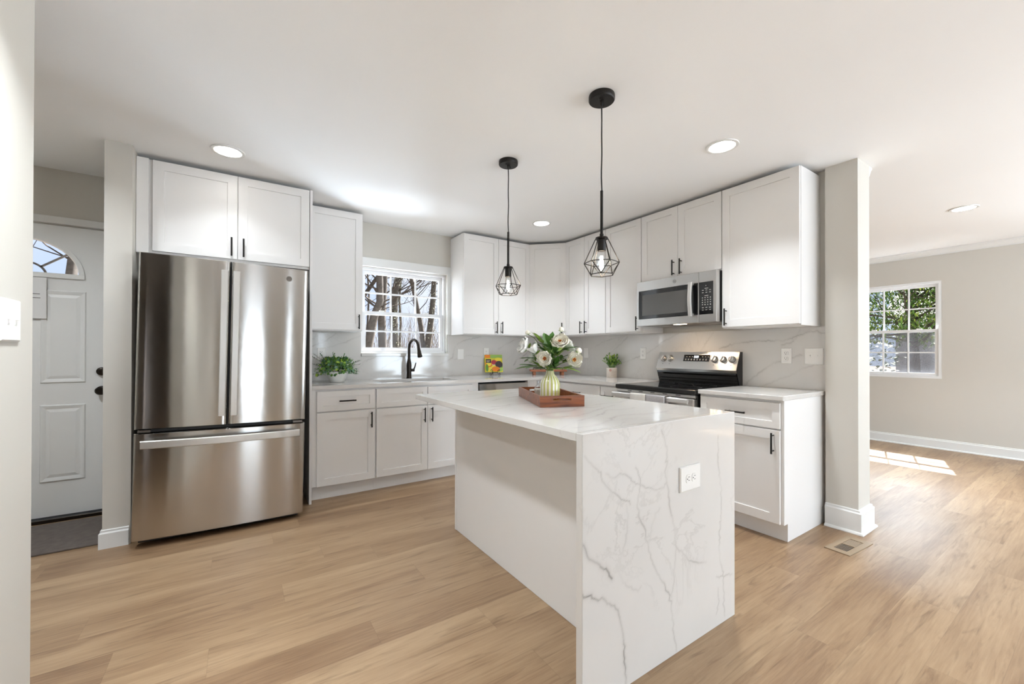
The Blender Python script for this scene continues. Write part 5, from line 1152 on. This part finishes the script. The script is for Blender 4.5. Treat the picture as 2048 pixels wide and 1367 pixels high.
# ------------------------------------------------------------------ outside
M_GROUND = mat('leaf_litter', (92, 80, 66), .95, noise=.45, nscale=3)
bm = B(); n = 2
box(bm, -40, 60, -30, 60, -.5, -.42); mk('ground', bm, M_GROUND, kind='structure', label='leaf-strewn ground outside')
M_BARK = mat('grey_bark', (78, 73, 68), .9, noise=.75, nscale=16, bump=.6, bscale=30)
M_BARKD = mat('brown_bark', (62, 55, 48), .9, noise=.6, nscale=14)
M_IVY = mat('ivy_leaf', (72, 78, 48), .7, noise=.3, nscale=6)
def branchy(bm, p, d, L, r, depth, rnd):
    p = Vector(p); d = Vector(d).normalized(); pts = [p]; n = 5
    for k in range(n):
        d = (d + Vector((rnd.uniform(-.28, .28), rnd.uniform(-.28, .28), rnd.uniform(-.12, .24)))).normalized(); pts.append(pts[-1] + d * L / n)
    tube(bm, pts, [r * (1 - .75 * k / n) for k in range(n + 1)], 6 if r > .02 else 4, 0, caps=False)
    if depth:
        for k in range(3 if depth > 1 else 3):
            i = rnd.randint(2, n); a = Vector((rnd.uniform(-1, 1), rnd.uniform(-.7, .7), rnd.uniform(-.2, .9))); branchy(bm, pts[i], d * .6 + a, L * rnd.uniform(.45, .75), r * .45, depth - 1, rnd)
def bare_tree(pts, r, label, seed, nb=7, ivy=0, mt=None):
    rnd = random.Random(seed); b = Vector(pts[0]); pts = [(b.x, b.y, -.45)] + list(pts[0:]); top = Vector(pts[-1]); dd = (top - Vector(pts[-2])).normalized(); pts += [tuple(top + dd * 1.5 + Vector((rnd.uniform(-.3, .3), 0, 0))), tuple(top + dd * 3.2)]
    t = empty('bare_tree', (b.x, b.y, -.42), 0, label, 'tree', 'bare trees outside the sink window'); O = Vector((b.x, b.y, -.42)); P = [Vector(p) - O for p in pts]
    m = len(P); bm = B(); tube(bm, P, [r * 1.15 * (1 - .55 * k / (m - 1)) for k in range(m)], 14); mk('trunk', bm, mt or M_BARK, t, smooth=180)
    bm = B()
    for k in range(nb + 5):
        i = rnd.randint(2, m - 2); q = P[i].lerp(P[i + 1], rnd.random()); s = rnd.choice((-1, 1)); branchy(bm, q, (s * rnd.uniform(.5, 1), rnd.uniform(-.5, .3), rnd.uniform(.1, 1)), rnd.uniform(1.0, 2.2), r * rnd.uniform(.1, .24), 4, rnd)
    mk('branches', bm, M_BARKD, t, smooth=60)
    if ivy:
        bm = B()
        for k in range(ivy):
            i = rnd.randint(1, 3); q = P[i].lerp(P[i + 1], rnd.random()); a = rnd.random() * 6.283; c = q + Vector((math.cos(a), math.sin(a), 0)) * r * rnd.uniform(.95, 1.9); leaf(bm, c, (math.cos(a), math.sin(a), rnd.uniform(-.6, .3)), rnd.uniform(.03, .055), rnd.uniform(.012, .02), .2)
        mk('ivy', bm, M_IVY, t, recalc=False)
bare_tree([(-.84, 6, 1.19), (-.68, 6, 2.05), (-.54, 6, 2.41), (-.55, 6, 3.08), (-.57, 6, 3.48)], .10, 'leaning thick grey tree trunk at the left of the sink window', 1, 5)
bare_tree([(-1.75, 6.4, 1.0), (-1.13, 6.4, 2.07), (-.93, 6.4, 2.42), (-.55, 6.4, 3.0), (-.2, 6.4, 3.5)], .058, 'slender brown trunk leaning right across the upper left panes', 2, 2, mt=M_BARKD)
bare_tree([(-.18, 7, 1.19), (-.21, 7, 2.15), (-.16, 7, 2.85), (-.12, 7, 3.72)], .110, 'upright grey tree trunk behind the leaning trunk', 3, 5)
bare_tree([(.48, 8, 1.19), (.43, 8, 2.25), (.47, 8, 2.98), (.59, 8, 3.52), (.67, 8, 4.01)], .118, 'ivy-covered tree trunk near the centre of the sink window', 4, 7, 900)
bare_tree([(1.90, 9, 1.2), (2.04, 9, 2.32), (2.11, 9, 3.01), (2.14, 9, 3.65), (2.15, 9, 4.4)], .105, 'thick upright trunk of the forked pair at the right of the sink window', 5, 7, 450)
bare_tree([(1.88, 9.2, 1.2), (1.73, 9.2, 2.17), (1.56, 9.2, 2.97), (1.41, 9.2, 3.63), (1.36, 9.2, 4.29)], .085, 'thinner left-leaning trunk of the forked pair at the right of the sink window', 6, 8)
bare_tree([(1.94, 12, 1.2), (1.99, 12, 2.3), (1.93, 12, 3.22), (1.99, 12, 4.14)], .05, 'thin bare tree farther back among the trunks', 7, 10)
bare_tree([(.9, 13, 1.2), (.95, 13, 2.3), (1.0, 13, 3.5)], .05, 'thin bare tree farthest back between the ivy trunk and the forked pair', 8, 10)
bare_tree([(-6.2, 7, 1.0), (-6.1, 7, 2.4), (-6.0, 7, 3.6), (-5.9, 7, 4.6)], .09, 'bare tree seen through the entry door fan window', 9, 10)
# thicket along the back
rnd = random.Random(31); bm = B()
for k in range(1500):
    x = rnd.uniform(-4, 9); y = rnd.uniform(10, 17); h = rnd.uniform(1.0, 3.2); tube(bm, [(x, y, -.43), (x + rnd.uniform(-.2, .2), y, h * .5), (x + rnd.uniform(-.6, .6), y + rnd.uniform(-.3, .3), h)], [.010, .007, .003], 4, 0, caps=False)
mk('thicket_brush', bm, mat('dry_brush', (92, 81, 68), .95, noise=.3, nscale=2), kind='stuff', label='dry leafless undergrowth behind the bare trees', cat='undergrowth')
# evergreen outside the living room window
rnd = random.Random(77); t = empty('evergreen_tree', (9.3, -1.5, -.42), 0, 'dense green leafy tree outside the living room window', 'tree')
bm = B(); tube(bm, [(0, 0, 0), (.1, .05, 1.6), (.05, .1, 3.2)], [.14, .11, .05], 10)
for k in range(22): branchy(bm, (0, 0, rnd.uniform(1.6, 3.2)), (rnd.uniform(-1, .4), rnd.uniform(-1, 1), rnd.uniform(-.1, .4)), 1.5, .03, 1, rnd)
mk('trunk', bm, M_BARKD, t, smooth=60)
EG = [mat('evergreen_leaf', (82, 116, 44), .6, noise=.3, nscale=3), mat('evergreen_light', (132, 152, 62), .6), mat('evergreen_dark', (54, 84, 36), .6)]
bm = B()
for k in range(24000):
    c = Vector((rnd.gauss(0, .55), rnd.uniform(-2.3, 2.6), 1.86 + 2.2 * rnd.random() ** .9)); c.z += .12 * math.sin(c.y * 3) + .1 * math.sin(c.y * 7 + c.x * 4)
    leaf(bm, c, (rnd.uniform(-1, 1), rnd.uniform(-1, 1), rnd.uniform(-.9, .3)), rnd.uniform(.06, .12), rnd.uniform(.012, .022), .2, rnd.choice((0, 0, 1, 2)))
mk('foliage', bm, EG, t, recalc=False)
hs = empty('neighbouring_house', (16, -1.0, -.42), 0, 'pale grey neighbouring house wall behind the screen of the living room window', 'house')
bm = B(); box(bm, 0, 5, -4, 1.4, 0, 2.9); mk('wall', bm, mat('grey_siding', (140, 140, 145), .8, noise=.05, nscale=4), hs)
bm = B(); extr(bm, [(-.4, 2.905), (5.4, 2.905), (2.5, 4.3)], 'y', -4.3, 1.7); mk('roof', bm, mat('roof_shingle', (110, 106, 104), .9, noise=.2, nscale=10), hs)
rnd = random.Random(5); bm = B()
for k in range(1500):
    c = Vector((rnd.uniform(11.2, 12.2), rnd.uniform(-.7, 5), -.40 + 1.9 * rnd.random())); leaf(bm, c, (rnd.uniform(-1, 1), rnd.uniform(-1, 1), rnd.uniform(-.3, 1)), .16, .05, .2)
mk('hedge_foliage', bm, mat('hedge_leaf', (92, 104, 80), .7, noise=.3, nscale=4), kind='stuff', label='grey-green hedge outside the living room window', cat='hedge', recalc=False)
